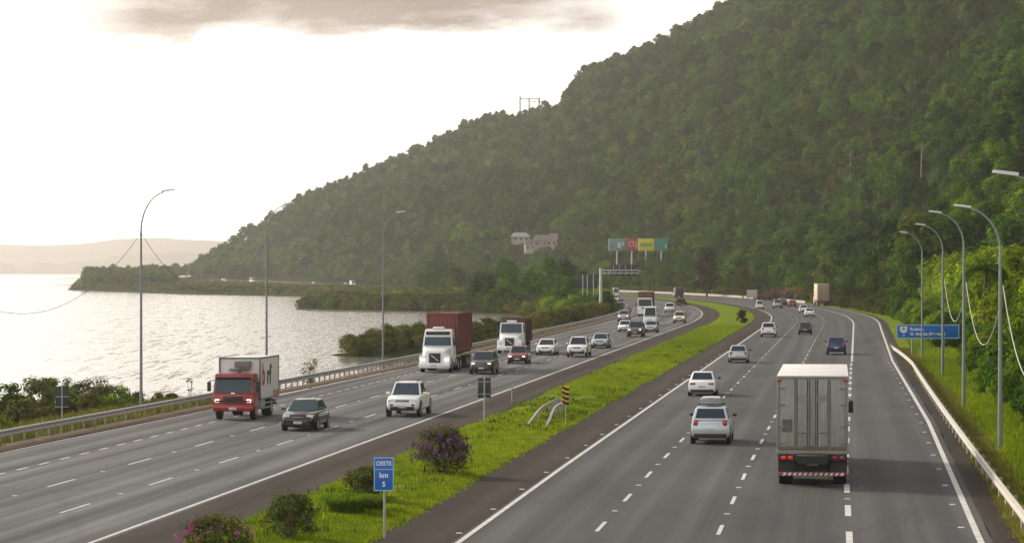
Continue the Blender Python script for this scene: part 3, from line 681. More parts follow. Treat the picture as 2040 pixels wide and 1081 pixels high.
x, y = G(430, 1112); near_bush('flowering_bush', 'bush with vivid purple flower spikes at the bottom edge of the picture', 'bush', x, y, 1.15, 1.1, LF_grey, 42, 75, .07, 730, LF_flower, 26, .07, fl_top=.75)
x, y = G(1478, 645); near_bush('small_shrub', 'lone dark shrub on the far end of the grass median', 'shrub', x, y, 1.0, 2.1, leafmat('russet_shrub_leaves', (.055, .045, .016), (.11, .085, .03), (.17, .13, .045), .3), 20, 60, .2, 740)
x, y = G(1358, 609); near_bush('small_shrub', 'small brown shrub where the median narrows at the bend', 'shrub', x, y, 1.6, 1.5, LF_rust, 14, 50, .25, 745)
# ornamental grass clumps
def grass_clump(x, y, rx, h, n, seed, label):
    r = np.random.default_rng(seed); V = []; Q = []; T = []
    for i in range(n):
        a = r.random() * 6.28; b = a + r.normal(0, .4); q = r.random() ** .5 * rx * .55; L = h * (.7 + .5 * r.random()); w_ = .012
        p = np.array([q * math.cos(a), q * math.sin(a), 0]); d = np.array([math.cos(b), math.sin(b), 0]); s = np.array([-d[1], d[0], 0]) * w_
        pts = [p, p + d * L * .22 + [0, 0, L * .6], p + d * L * .5 + [0, 0, L * .85], p + d * L * .85 + [0, 0, L * .7]]
        for j in range(3):
            o = len(V); V += [pts[j] - s, pts[j] + s, pts[j + 1] + s * .8, pts[j + 1] - s * .8]; Q.append((o, o + 1, o + 2, o + 3)); T.append(np.clip(r.normal(.55, .2), 0, 1))
    me = fastmesh('grass_clump', V, Q, LF_bright); add_tint(me, T); o = bpy.data.objects.new('grass_clump', me); COL.objects.link(o); o.location = (x, y, .05); tag(o, label, 'ornamental grass')
x, y = G(692, 1030); grass_clump(x, y, .9, .7, 900, 4, 'arching tuft of long grass left of the kilometre sign post')
x, y = G(742, 1022); grass_clump(x, y, .6, .55, 500, 5, 'smaller tuft of long grass touching the kilometre sign post')
# airy shrubs on the near bank, left
lb = [(14, 846, 1.3, 772), (38, 868, 1.0, 802), (70, 838, 1.5, 758), (112, 826, 1.5, 757), (150, 818, 1.5, 766), (196, 822, 1.5, 760), (238, 818, 1.4, 774), (268, 815, 1.1, 786), (312, 808, 1.0, 786), (340, 806, .8, 788), (-30, 860, 1.5, 768), (88, 862, .9, 815), (-10, 890, 1.1, 838), (30, 840, 1.2, 790), (130, 842, .9, 800), (215, 835, 1.0, 795), (175, 838, 1.0, 790), (52, 856, 1.1, 800)]
for i, (px, py, rx, top) in enumerate(lb):
    x, y = G(px, py + 8, -1.2); z = float(zt(x, y)) - .15
    near_bush('lakeside_shrub', 'airy olive shrub on the bank between the guardrail and the near water', 'shrub', x, y, rx, ZY(top - 4, y) - z, LF_reed if i % 3 else LF_bright, 50, 66, .16, 800 + i, z=z, group='airy shrubs on the near left bank', airy=True)
x, y = G(378, 812, -1.2); near_bush('dry_stalk', 'thin bare stalk rising above the guardrail right of the first lamp post', 'plant', x, y, .35, 2.3, LF_rust, 8, 8, .12, 850, z=-1.3, airy=True)
for i, (px, h, lab) in enumerate(((618, 1.7, 'sparse sprig showing above the guardrail between the truck and the second lamp post'),)):
    x, y = G(px, 775, -1.); near_bush('small_shrub', lab, 'shrub', x, y, .9, h + .8, LF_olive, 12, 22, .13, 860 + i, z=-1.2, airy=True)
# shrub promontory beside the container truck
pr = [(698, 706, .8, .9), (716, 704, 1.2, 1.7), (738, 702, 1.4, 2.5), (760, 700, 1.5, 2.9), (782, 698, 1.6, 3.2), (803, 697, 1.6, 3.4), (824, 694, 1.6, 3.3), (845, 690, 1.5, 3.0), (792, 704, 1.3, 2.2), (815, 706, 1.2, 2.2), (750, 706, 1.0, 1.3)]
for i, (px, py, rx, h) in enumerate(pr):
    x, y = G(px, py, -1.7); near_bush('lakeside_shrub', 'dense green shrub on the small spit left of the container truck', 'shrub', x, y, rx * .95, h * .95, LF_bright if i % 3 else LF_olive, 32, 60, .17, 900 + i, z=float(zt(x, y)) - .1, group='shrubs on the spit beside the container truck')
x, y = G(836, 690, -1.4); near_bush('dry_stalk', 'leaning bare twig above the green shrubs of the spit', 'plant', x, y, 1.1, 4.2, LF_rust, 10, 8, .16, 930, z=-1.6, airy=True)
# purple hedge behind the far cars
for i, (px, py, rx, h) in enumerate(((1528, 598, 3.2, 2.2), (1556, 599, 3.6, 2.9), (1584, 600, 3.6, 3.3), (1612, 601, 3.6, 3.4), (1652, 604, 3.4, 3.0), (1676, 606, 3.0, 2.2))):
    x, y = G(px, py); near_bush('flowering_hedge', 'dusty purple flowering bush lining the outside of the far bend', 'bush', x, y + 6, rx, h, LF_rust if i % 2 else LF_olive, 26, 60, .42, 940 + i, LF_dusk, 160, .45, group='purple bushes outside the far bend', fl_top=.35)

# ---- grass blades
def tuft(seed, n, h, w_, mat):
    r = np.random.default_rng(seed); V = []; Q = []; T = []
    for i in range(n):
        a = r.random() * 6.28; p = np.array([r.normal(0, .16), r.normal(0, .16), 0]); L = h * (.5 + r.random()); lean = r.random() * .6
        d = np.array([math.cos(a), math.sin(a), 0]); s = np.array([-d[1], d[0], 0]) * w_ * .5; o = len(V)
        V += [p - s, p + s, p + d * lean * L + s * .3 + [0, 0, L], p + d * lean * L - s * .3 + [0, 0, L]]; Q.append((o, o + 1, o + 2, o + 3)); T.append(np.clip(r.normal(.55, .22), 0, 1))
    me = fastmesh('grass_tuft', V, Q, mat); add_tint(me, T); return proto('grass_tuft', me)
LF_grass = leafmat('lawn_grass', (.095, .15, .014), (.175, .232, .022), (.30, .325, .045), .38)
LF_dry = leafmat('dry_grass', (.10, .09, .03), (.17, .15, .055), (.24, .21, .09), .3)
r = np.random.default_rng(31)
def strip(n, y0, y1, f0, f1, dens=1.):
    Y = y0 + (y1 - y0) * r.random(n) ** 1.5; t = r.random(n); o = f0(Y) * (1 - t) + f1(Y) * t; X = A(Y) + o
    keep = vn(X / 1.3, Y / 3) > .08 * dens; return X[keep], Y[keep], t[keep]
X, Y, t = strip(30000, 70, 420, const(3.1), lambda Y: 8 * wid(Y)); z = .012 + .48 * t * (1 - t)
keep = ~((np.abs(Y - 166) < 21 + 8 * vn(X, Y / 3)) & (vn(X / 1.2 + 2, Y / 5) > .58)); X, Y, z = X[keep], Y[keep], z[keep]
scatter('median_grass', np.stack([X, Y, z - .02], -1), .35 + .65 * r.random(len(X)), [tuft(40 + i, 26, .12, .03, LF_grass) for i in range(4)], 'short bright grass growing on the median', 'grass')
wX, wY, wt_ = strip(1500, 70, 330, const(3.3), lambda Y: 7.9 * wid(Y))
keep = (vn(wX / 1.6 + 11, wY / 6 + 3) > .52) | ((np.abs(wY - 164) < 18) & (r.random(len(wX)) < .9)); wX, wY, wt_ = wX[keep], wY[keep], wt_[keep]
scatter('median_weeds', np.stack([wX, wY, .012 + .48 * wt_ * (1 - wt_)], -1), .6 + 1.1 * r.random(len(wX)), [tuft(80, 18, .10, .035, LF_dry), tuft(81, 18, .11, .04, LF_grass), tuft(82, 16, .11, .05, LF_deep)], 'dry tufts and weeds dotted through the median grass', 'weeds')
X, Y, t = strip(14000, 70, 420, lambda Y: o_edge(Y) + 2.6, lambda Y: o_edge(Y) + 8.5)
scatter('verge_grass', np.stack([X, Y, 0 * X - .02], -1), .6 + .9 * r.random(len(X)), [tuft(50 + i, 24, .2, .035, LF_grass) for i in range(4)], 'green grass on the verge right of the right guardrail', 'grass')
X, Y, t = strip(5000, 70, 300, lambda Y: o_edge(Y) + 1.15, lambda Y: o_edge(Y) + 2.7)
scatter('dry_grass', np.stack([X, Y, 0 * X - .02], -1), .35 + .6 * r.random(len(X)), [tuft(60 + i, 22, .17, .03, LF_dry) for i in range(3)], 'dry yellowish grass between the right shoulder and the guardrail', 'dry grass')
X, Y, t = strip(7000, 100, 400, lambda Y: o_rail(Y) - 4.5, lambda Y: o_rail(Y) - .1)
scatter('bank_grass', np.stack([X, Y, zt(X, Y)], -1), .5 + 1.0 * r.random(len(X)), [tuft(70 + i, 24, .24, .035, LF_dry if i < 2 else LF_olive) for i in range(3)], 'rough grass on the bank behind the left guardrail', 'grass')

# ================================================================ guardrails, barrier
mgalv = pm('galvanised_steel', (.42, .42, .40), .45, .6, .25, 2.5); mgalv2 = pm('pale_galvanised_steel', (.43, .40, .35), .55, .3, .2, 2.)
mpost = pm('weathered_steel_post', (.34, .30, .26), .7, .2, .3, 2.); mlamp = pm('grey_lamp_steel', (.21, .24, .225), .55, .4, .12, 1.)
WP = [(.0, .75), (.075, .715), (.075, .655), (.0, .60), (.0, .575), (.075, .52), (.075, .46), (.0, .425)]     # W profile: protrusion towards the road, height
def beam(pts, side, mat, parent, name='rail_beam', zs=1.):
    """sweep the W profile; pts (x,y,dz) with dz lowering the beam, side=+1 faces +x"""
    rings = []
    for i, (x, y, dz) in enumerate(pts):
        ring = [(x + side * p, y, .75 - (.75 - z) * zs + dz) for p, z in WP] + [(x + side * (p - .012), y, .75 - (.75 - z) * zs + dz) for p, z in reversed(WP)]
        rings.append(ring)
    m = MB(); m.loft(rings, cap=True); return m.build(name, mat, parent, 30)
g = thing('guardrail', 'long steel guardrail with many posts along the left carriageway and lake', 'guardrail')
ys = np.concatenate([np.arange(60, 700, 4.), np.arange(700, 1500, 10.)])
beam([(float(A(y) + o_rail(y)), y, .0) for y in ys], 1, mgalv, g)
pmm = MB(); pmm.box((0, 0, .3), (.10, .14, .85)); pmm.box((.05, 0, .6), (.06, .12, .25)); pm0 = pmm.build('post', mpost, g)
yy0 = 112.; first = True; restp = MB()
for i in range(320):
    y = yy0 + i * 2.; x = float(A(y) + o_rail(y)) - .10
    if i < 100:
        o = pm0 if i == 0 else pm0.copy()
        if i: COL.objects.link(o); o.parent = g
        o.location = (x, y, 0)
    else: restp.box((x, y, .3), (.10, .14, .85))
tag(restp.build('post', mpost, g), kind='stuff')
g = thing('guardrail', 'pale steel guardrail curving along the grass verge on the right', 'guardrail')
gp = [G(2075, 1118), G(2040, 1066), G(1985, 985), G(1940, 925), G(1900, 870), G(1865, 815), G(1838, 772), G(1822, 745)]
gx = np.array([p[0] for p in gp]); gy = np.array([p[1] for p in gp]); pf = np.polyfit(gy, gx, 2)
ysr = np.arange(62, 236, 2.)
pts = [(float(np.polyval(pf, y)), y, 0.) for y in ysr]
xe, ye = pts[-1][0], pts[-1][1]
tx, ty = G(1776, 690)
for k_ in range(1, 9):
    t = k_ / 8; pts.append((xe + (tx - xe) * t, ye + (ty - ye) * t, -.62 * t ** 1.5))
beam(pts, -1, mgalv2, g)
rm = MB()
for k_ in range(40):
    y = 66 + k_ * 4.2; x = float(np.polyval(pf, y)) + .09
    o = pmm.build('post', mpost, g) if k_ == 0 else o.copy()
    if k_: COL.objects.link(o); o.parent = g
    o.location = (x, y, 0)
m = MB(); m.tube([(tx, ty, -.2), (tx, ty, .42)], .09, 8); m.build('end_post', mpost, g)
# short double guardrail with turned-down ends in the median
g = thing('guardrail_end', 'short pair of guardrail beams with turned-down ends in the median grass', 'guardrail')
x0, y0 = G(1041, 857)
def stub(dx, side, mat):
    pts = []
    for t in np.linspace(0, 1, 16):
        y = y0 + 19 * t; s = min(1, t / .62); s = s * s * (3 - 2 * s); pts.append((x0 + dx + .105 * 19 * t + .35 * (1 - s) * (dx > .3), y, -.62 + .62 * s))
    beam(pts, side, mat, g, zs=.6)
stub(0, -1, mgalv2); stub(.62, 1, mgalv)
m = MB(); xe = x0 + .31 + .105 * 19; ye = y0 + 19
m.loft([[(xe + .36 * math.cos(a), ye + .5 * math.sin(a), z) for a in np.linspace(0, math.pi, 9)] + [(xe + .33 * math.cos(a), ye + .46 * math.sin(a), z) for a in np.linspace(math.pi, 0, 9)] for z in (.42, .52, .6, .75)]); m.build('end_loop', mgalv, g)
for k_ in range(3):
    pb = MB(); pb.box((0, 0, .25), (.16, .14, .9)); o = pb.build('post', mpost, g); yy = y0 + 12 + 3 * k_; o.location = (x0 + .31 + .105 * (yy - y0), yy, 0)
# concrete barrier outside the far bend
mconc = pm('pale_concrete', (.27, .245, .20), .85, var=.2, scale=.6)
ys = np.arange(705, 1240, 6.); rings = []
for y in ys:
    x = float(A(y) + o_edge(y)) + 1.6; s = 1.
    rings.append([(x - .3, y, 0.), (x - .26, y, .12), (x - .12, y, .35), (x - .09, y, .62), (x + .09, y, .62), (x + .12, y, .35), (x + .3, y, 0.)])
m = MB(); m.loft(rings); tag(m.build('concrete_barrier', mconc, None, 30), 'long pale concrete barrier along the outside of the far bend', 'barrier')

ys = np.arange(1180, 1760, 8.); m = MB(); m.loft([[(float(A(y) + o_rail(y)) + q, y, float(rz(y)) + z) for q, z in ((-.15, -.3), (-.15, .85), (.15, .85), (.15, -.3))] for y in ys])
tag(m.build('causeway_parapet', mconc, None, 30), 'low pale parapet along the causeway on the far shore', 'parapet')
# ================================================================ lamp posts
mhead = pm('lamp_head_grey', (.55, .56, .55), .4, .2)
def lamp(x, y, h, arm, side, label, group, zb=0., armh=2.0):
    e = thing('street_lamp', label, 'street lamp', (x, y, zb), math.atan(-.1075), group); r0 = .085 if side < 0 else .075
    m = MB(); m.tube([(0, 0, -.6), (0, 0, .02)], .16, 10); m.tube([(0, 0, 0), (0, 0, (h - armh) * .5), (0, 0, h - armh)], [r0 + .02, r0, r0 * .75], 10); m.build('pole', mlamp, e)
    pts = []
    for t in np.linspace(0, 1, 12):
        a = t * R(78); pts.append((side * arm * (1 - math.cos(a)) / (1 - math.cos(R(78))) * .88, 0, h - armh + armh * .93 * math.sin(a) / math.sin(R(78))))
    pts.append((side * arm * .93, 0, h - .06 * armh)); m = MB(); m.tube(pts, [r0 * .62 - .015 * i / 12 for i in range(13)], 8); m.build('arm', mlamp, e)
    m = MB(); m.hexa([(side * (arm * .86), -.13, h - .13), (side * (arm * .86 + .75), -.1, h - .02), (side * (arm * .86 + .75), .1, h - .02), (side * (arm * .86), .13, h - .13), (side * (arm * .86), -.11, h - .02), (side * (arm * .86 + .7), -.07, h + .06), (side * (arm * .86 + .7), .07, h + .06), (side * (arm * .86), .11, h - .02)], .02); m.build('lamp_head', mhead, e)
    return e
RL = [(85.5, 27.95), (130, 28.6), (171.7, 28.8), (219.6, 29.3), (265, 29.1)]
labs = ['tall curved lamp post at the right edge with only its arm in the picture', 'nearest full curved lamp post on the right verge', 'second curved lamp post on the right, just right of the blue sign', 'third curved lamp post, standing before the right part of the blue sign', 'farthest of the right curved lamp posts, before the middle of the blue sign']
rlp = []
for (y, o), l in zip(RL, labs):
    x = float(A(y)) + o; h = 11.3 if y > 150 else 10.75
    lamp(x, y, h, 1.45, -1, l, 'curved lamp posts on the right verge', -.1); rlp.append((x, y))
llp = []
for px, y, top, l in ((281, 166.9, 378, 'nearest left lamp post, tall and dark against the lake and sky'), (531, 204, 404, 'second left lamp post behind the refrigerated red truck'), (763, 256, 421, 'third left lamp post beside the green shrubs of the spit')):
    x = (px - CX) * y / FP; lamp(x, y, ZY(top, y) + .6, 1.36, 1, l, 'curved lamp posts beside the lake', -.6, 2.3); llp.append((x, y))
mwire = pm('dark_cable', (.03, .03, .03), .7); mwire2 = pm('pale_cable', (.45, .45, .42), .6)
def cable(p, q, sag, r_, mat, label):
    pts = [tuple(np.array(p) * (1 - t) + np.array(q) * t - np.array([0, 0, 4 * sag * t * (1 - t)])) for t in np.linspace(0, 1, 26)]
    m = MB(); m.tube(pts, r_, 5); tag(m.build('power_cable', mat), label, 'cable')
x1, y1 = llp[0]; x2, y2 = llp[1]
cable((-.205 * 128, 128, 9.0), (x1, y1, 9.9), 3.7, .013, mwire, 'thin sagging cable from the left picture edge to the nearest left lamp post')
cable((x1, y1, 9.9), (x2, y2, 9.9), 3.4, .013, mwire, 'thin sagging cable between the first and second left lamp posts')
for i in range(1, 4):
    (xa, ya), (xb, yb) = rlp[i - 1], rlp[i]
    cable((xa + .1, ya, 6.9 if i > 1 else 6.4), (xb + .12, yb, 7.2), 2.9 if i < 3 else 2.5, .02, mwire2, ['', 'pale drooping cable right of the nearest full right lamp post', 'pale drooping cable between the nearest and second right lamp posts', 'pale drooping cable between the second and third right lamp posts'][i])

# ================================================================ signs
mblue = pm('blue_sign_sheet', (.005, .125, .50), .45, var=.06); mwht = pm('white_sign_sheet', (.72, .75, .76), .45, var=.05); mback = pm('dark_sign_back', (.018, .026, .028), .5, var=.2)
mpole = pm('sign_post_steel', (.33, .36, .35), .5, .4); mpale = pm('pale_blue_border', (.30, .46, .62), .5)
def panel(e, cx, z0, z1, w_, face, border=None, bw=.03, y=0., name='sign_panel', back=None):
    m = MB(); m.box((cx, y, (z0 + z1) / 2), (w_, .03, z1 - z0), .006); o = m.build(name, face, e)
    if border:
        m = MB(); f = y - .018
        for (a, b, c, d) in ((cx - w_ / 2, cx + w_ / 2, z1 - bw, z1), (cx - w_ / 2, cx + w_ / 2, z0, z0 + bw), (cx - w_ / 2, cx - w_ / 2 + bw, z0 + bw, z1 - bw), (cx + w_ / 2 - bw, cx + w_ / 2, z0 + bw, z1 - bw)):
            m.box(((a + b) / 2, f, (c + d) / 2), (b - a, .008, d - c))
        m.build('border', border, o)
    return o
x, y = G(766, 1072); e = thing('kilometre_sign', 'small blue kilometre sign on a post among the median bushes', 'road sign', (x, y, 0))
m = MB(); m.tube([(0, .04, -.3), (0, .04, 2.3)], .035, 8); m.build('post', mpole, e)
zs = ZY(977, y), ZY(910, y); p_ = panel(e, -.02, zs[0], zs[1], .585, mblue, mpale, .03)
m = MB(); zl = ZY(934, y); m.box((-.02, -.019, zl), (.525, .008, .025)); m.build('divider', mpale, p_)
text('OESTE', .17, mwht, p_, (-.02, -.022, ZY(922.5, y)), sx=.92, bold=.004); text('km', .21, mwht, p_, (-.02, -.022, ZY(946, y)), bold=.006); text('5', .2, mwht, p_, (-.02, -.022, ZY(964, y)), bold=.006)
# blue direction sign on the right
x, y = G(1817, 706); e = thing('direction_sign', 'wide blue direction sign with white lettering on the right verge', 'road sign', (x, y, 0)); s = y / FP
xl, xr_ = (1786 - 1817) * s, (1911 - 1817) * s; z0, z1 = ZY(674, y), ZY(646, y)
for xx in (0., (1881 - 1817) * s): m = MB(); m.tube([(xx, .05, -.4), (xx, .05, z1)], .06, 8); m.build('post', mpole, e)
p_ = panel(e, (xl + xr_) / 2, z0, z1, xr_ - xl, mblue, mpale, .09)
em = MB(); cx_ = (1800 - 1817) * s; zt_, zb_ = ZY(650, y), ZY(663.5, y); hw = .34
em.add([(cx_ - hw, -.024, zt_), (cx_ + hw, -.024, zt_), (cx_ + hw, -.024, zb_ + .22), (cx_ + hw * .4, -.024, zb_ + .05), (cx_, -.024, zb_), (cx_ - hw * .4, -.024, zb_ + .05), (cx_ - hw, -.024, zb_ + .22)], [(0, 1, 2, 3, 4, 5, 6)])
em.build('emblem', mwht, p_)
em = MB(); em.tube([(cx_, -.027, (zt_ + zb_) / 2 + .1), (cx_, -.034, (zt_ + zb_) / 2 + .1)], .15, 12); em.build('emblem_centre', pm('emblem_gold', (.45, .36, .12), .5), p_)
text('290', .17, mwht, p_, (cx_, -.022, ZY(668, y)), bold=.003)
text('Rodovia', .38, mwht, p_, ((1813 - 1817) * s, -.022, ZY(655.3, y)), align='LEFT', sx=1.02, bold=.012)
text('O. Aranha (Freeway)', .38, mwht, p_, ((1813 - 1817) * s, -.022, ZY(664.8, y)), align='LEFT', sx=1.0, bold=.012)
# paired plates seen from behind (median)
x, y = G(965, 845); e = thing('rear_facing_sign', 'dark double sign plate seen from behind on a post in the median', 'road sign', (x, y, 0)); z0, z1 = ZY(792, y), ZY(752, y)
panel(e, -.18, z0, z1, .30, mback); panel(e, .18, z0, z1, .30, mback); m = MB(); m.tube([(0, -.05, -.3), (0, -.05, z1 + .05)], .045, 8); m.build('post', mpole, e)
m = MB(); m.box((0, -.022, z1 - .2), (.6, .012, .04)); m.box((0, -.022, z0 + .2), (.6, .012, .04)); m.build('bracket', mpole, e)
x, y = (124 - CX) * 154.8 / FP, 154.8; e = thing('rear_facing_sign', 'dark sign plate seen from behind among the near left shrubs', 'road sign', (x, y, 0)); z0, z1 = ZY(810, y), ZY(769, y)
panel(e, 0, z0, z1, .69, mback); m = MB(); m.tube([(0, -.06, -1.2), (0, -.06, z1 + .12)], .035, 8); m.build('post', mpole, e)
m = MB(); m.box((0, -.026, (z0 + z1) / 2), (.69, .016, .04)); m.box((0, -.026, z0 + .01), (.69, .016, .04)); m.build('bracket', mpole, e)
# yellow and black object marker
x, y = G(1127, 850); e = thing('object_marker', 'narrow yellow and black striped marker plate on a thin post in the median', 'road sign', (x, y, 0)); z0, z1 = ZY(806, y), ZY(768, y)
myel = pm('yellow_marker_sheet', (.72, .40, .015), .45); mblk = pm('black_sheet', (.012, .012, .012), .5)
m = MB(); m.tube([(0, .04, -.3), (0, .04, z1 - .05)], .025, 6); m.build('post', mpole, e); p_ = panel(e, 0, z0, z1, .34, myel)
m = MB(); n_ = 4
for i in range(n_):
    zc = z0 + (z1 - z0) * (i + .5) / n_; q = .075
    m.quad((-.17, -.019, zc + q + .06), (-.17, -.019, zc - q + .06), (0, -.019, zc - q - .04), (0, -.019, zc + q - .04)); m.quad((0, -.019, zc + q - .04), (0, -.019, zc - q - .04), (.17, -.019, zc - q + .06 - .12), (.17, -.019, zc + q + .06 - .12))
m.build('stripes', mblk, p_)
x, y = G(1020, 800); m = MB(); m.tube([(0, 0, -.2), (0, 0, .95)], .035, 8); m.box((0, 0, 1.0), (.12, .03, .16)); o = m.build('marker_post', mpole); o.location = (x, y, 0); tag(o, 'thin grey marker post at the edge of the left shoulder', 'post')
# cantilever gantry with the backs of the panels
x, y = G(1197, 625); e = thing('sign_gantry', 'pale cantilever pole holding a dark sign panel over the far left carriageway', 'sign gantry', (x, y, 0)); s = y / FP
mgan = pm('pale_gantry_steel', (.50, .52, .50), .5, .3)
m = MB(); m.tube([(0, 0, -.3), (0, 0, ZY(534, y))], [.34, .26], 12); m.build('pole', mgan, e)
m = MB()
for py in (538, 544): m.tube([(0, 0, ZY(py, y)), ((1272 - 1197) * s, 0, ZY(py, y))], .09, 8)
for i in range(7): xx = i * 1.05 + .3; m.tube([(xx, 0, ZY(544, y)), (xx + .5, 0, ZY(538, y))], .05, 6)
m.build('arm', mgan, e)
p_ = panel(e, (1242 - 1197) * s, ZY(549, y), ZY(527, y), (1268 - 1216) * s, mback, y=.35); m = MB()
for px in (1222, 1234, 1246, 1258): m.box(((px - 1197) * s, .30, ZY(538, y)), (.08, .06, 1.9))
m.build('rib', mgan, e)
y = 575.; x = (1171 - CX) * y / FP; e = thing('rear_facing_sign', 'large dark sign panel seen from behind beside the gantry pole', 'road sign', (x, y, 0)); s = y / FP
panel(e, 0, ZY(574, y), ZY(546, y), 38 * s, mback)
for px in (-10, -1, 11): m = MB(); m.box((px * s, -.06, ZY(546, y) / 2 - .2), (.16, .09, ZY(546, y) + .3)); m.build('post', mgan, e)
y = 905.; x = (1015 - CX) * y / FP; e = thing('road_sign', 'small green road sign above the bushes by the far bend', 'road sign', (x, y, 0)); panel(e, 0, ZY(561, y), ZY(550, y), 3.2, pm('green_sign_sheet', (.01, .17, .10), .5))
for xx in (-1, 1): m = MB(); m.tube([(xx, .06, -.3), (xx, .06, ZY(551, y))], .06, 6); m.build('post', mpole, e)
y = 905.; x = (1051 - CX) * y / FP; e = thing('notice_panel', 'pale upright panel right of the small green road sign', 'sign', (x, y, 0)); panel(e, 0, ZY(566, y), ZY(545, y), 1.75, pm('cream_panel', (.60, .62, .50), .6))
for xx in (-.6, .6): m = MB(); m.tube([(xx, .06, -.3), (xx, .06, ZY(546, y))], .06, 6); m.build('post', mpole, e)
x, y = G(1498, 600); e = thing('notice_panel', 'white panel on two legs outside the far bend', 'sign', (x, y, 0)); panel(e, 0, ZY(592, y), ZY(577, y), 2.55, pm('dull_white_panel', (.55, .52, .47), .6))
for xx in (-.9, .9): m = MB(); m.tube([(xx, .06, -.3), (xx, .06, ZY(578, y))], .07, 6); m.build('post', mpole, e)
# billboards
y = 1150.; s = y / FP
def board(x0, x1, face, label, deco):
    x = ((x0 + x1) / 2 - CX) * s; w_ = (x1 - x0) * s; e = thing('billboard', label, 'billboard', (x, y, 0), 0, 'row of billboards at the far bend'); z0, z1 = ZY(499.5, y), ZY(475, y)
    m = MB(); m.box((0, 0, (z0 + z1) / 2), (w_, .35, z1 - z0), .03); p = m.build('board', face, e)
    m = MB(); m.tube([(0, .3, -1), (0, .3, z0 + .5)], .32, 10); m.build('post', mgan, e)
    deco(p, w_, z0, z1)
def flat(p, name, mat, x0, x1, z0, z1, y_=-.18): m = MB(); m.box(((x0 + x1) / 2, y_, (z0 + z1) / 2), (x1 - x0, .02, z1 - z0)); m.build(name, mat, p)
mteal = pm('teal_print', (.14, .27, .27), .6, var=.5, scale=.5); mpal = pm('pale_print', (.55, .56, .55), .6); mred = pm('red_print', (.42, .035, .04), .6); myel2 = pm('yellow_print', (.70, .55, .03), .6); mgrn = pm('green_print', (.22, .36, .06), .6); memr = pm('emerald_print', (.01, .25, .17), .6, var=.3); mor = pm('orange_print', (.65, .25, .03), .6)
def d1(p, w_, z0, z1): flat(p, 'margin', mpal, -w_ / 2, -w_ / 2 + .5, z0, z1); flat(p, 'printed_patch', mpal, .2, 1.5, z0 + 1.2, z0 + 3.2); flat(p, 'printed_patch', mpal, 2.0, 2.6, z0 + 1.9, z0 + 3.4)
def d2(p, w_, z0, z1): text('CS', 2.7, mpal, p, (-.15, -.19, (z0 + z1) / 2 + .2), sx=.8); flat(p, 'printed_patch', mor, w_ / 2 - .8, w_ / 2, z0 + .8, z1 - 1)
def d3(p, w_, z0, z1): flat(p, 'printed_band', mgrn, -w_ / 2 + .9, w_ / 2 - .7, z0 + 1.6, z0 + 3.); flat(p, 'margin', pm('cream_print', (.75, .68, .3), .6), -w_ / 2, -w_ / 2 + .5, z0, z1)
def d4(p, w_, z0, z1): flat(p, 'printed_patch', pm('blue_print', (.04, .16, .3), .6), -w_ / 2 + .3, -.9, z0 + 1.6, z0 + 3); flat(p, 'printed_patch', mpal, 1.4, 1.9, z0 + 1, z0 + 2.6)
board(1212, 1246.5, mteal, 'grey-teal billboard, leftmost of the row at the far bend', d1); board(1247.5, 1270, mred, 'red billboard with white letters in the row at the far bend', d2)
board(1271, 1303, myel2, 'yellow billboard with a green band at the far bend', d3); board(1304, 1331, memr, 'emerald green billboard, rightmost of the row at the far bend', d4)

# ================================================================ pylon and houses
y = 1868.; s = y / FP; e = thing('power_pylon', 'three-legged wooden power pylon on the ridge of the hill', 'power pylon', ((1036 - CX) * s, y, 0)); mpy = pm('grey_pylon_wood', (.07, .068, .065), .8)
for dx, t_ in ((0, 192), (18, 196), (38, 197)): m = MB(); m.tube([(dx * s, 0, ZY(262, y)), (dx * s, 0, ZY(t_, y))], .45, 6); m.build('leg', mpy, e)
for a_, b_, py in ((-1, 40, 196.5), (20, 47, 202)): m = MB(); m.box(((a_ + b_) / 2 * s, -.4, ZY(py, y)), ((b_ - a_) * s, .35, .6)); m.build('crossarm', mpy, e)
for dx in (10, 28, 46): m = MB(); m.tube([(dx * s, -.4, ZY(203, y)), (dx * s, -.4, ZY(207, y))], .2, 6); m.build('insulator', mpy, e)
mwallp = pm('pinkish_plaster', (.36, .28, .24), .8, var=.12, scale=.3); mwallw = pm('white_plaster', (.50, .46, .40), .8, var=.1, scale=.3); mroof = pm('brown_roof_tiles', (.15, .12, .105), .85, var=.3, scale=.8); mroofg = pm('grey_metal_roof', (.33, .36, .37), .6, var=.15, scale=.5); mwin = pm('dark_window_glass', (.02, .025, .03), .15)
def house(i, w_, d_, h, wall, roof, label, rot=0., pitch=2.6, win=3):
    x, Y, z = HOUSES[i]; e = thing('house', label, 'house', (x, Y, z), rot)
    m = MB(); m.box((0, 0, h / 2 - .75), (w_, d_, h + 1.5)); wl = m.build('wall', wall, e)
    m = MB(); o = .5; m.add([(-w_ / 2 - o, -d_ / 2 - o, h - .05), (w_ / 2 + o, -d_ / 2 - o, h - .05), (w_ / 2 + o, d_ / 2 + o, h - .05), (-w_ / 2 - o, d_ / 2 + o, h - .05), (-w_ / 2 + w_ * .12, 0, h + pitch), (w_ / 2 - w_ * .12, 0, h + pitch)], [(0, 1, 5, 4), (1, 2, 5), (2, 3, 4, 5), (3, 0, 4), (3, 2, 1, 0)]); m.build('roof', roof, e)
    for i in range(win):
        cx_ = -w_ / 2 + w_ * (i + .5) / win
        m = MB(); m.box((cx_, -d_ / 2 - .02, h * .55), (w_ / win * .42, .08, h * .32)); o_ = m.build('window', mwin, e)
        m = MB(); m.box((cx_, -d_ / 2 - .05, h * .55 - h * .16 - .08), (w_ / win * .5, .16, .14)); m.build('sill', mwallw, o_)
house(0, 7, 6, 2.6, mwallw, mroof, 'white house with brown roof, left of the houses on the slope', .1)
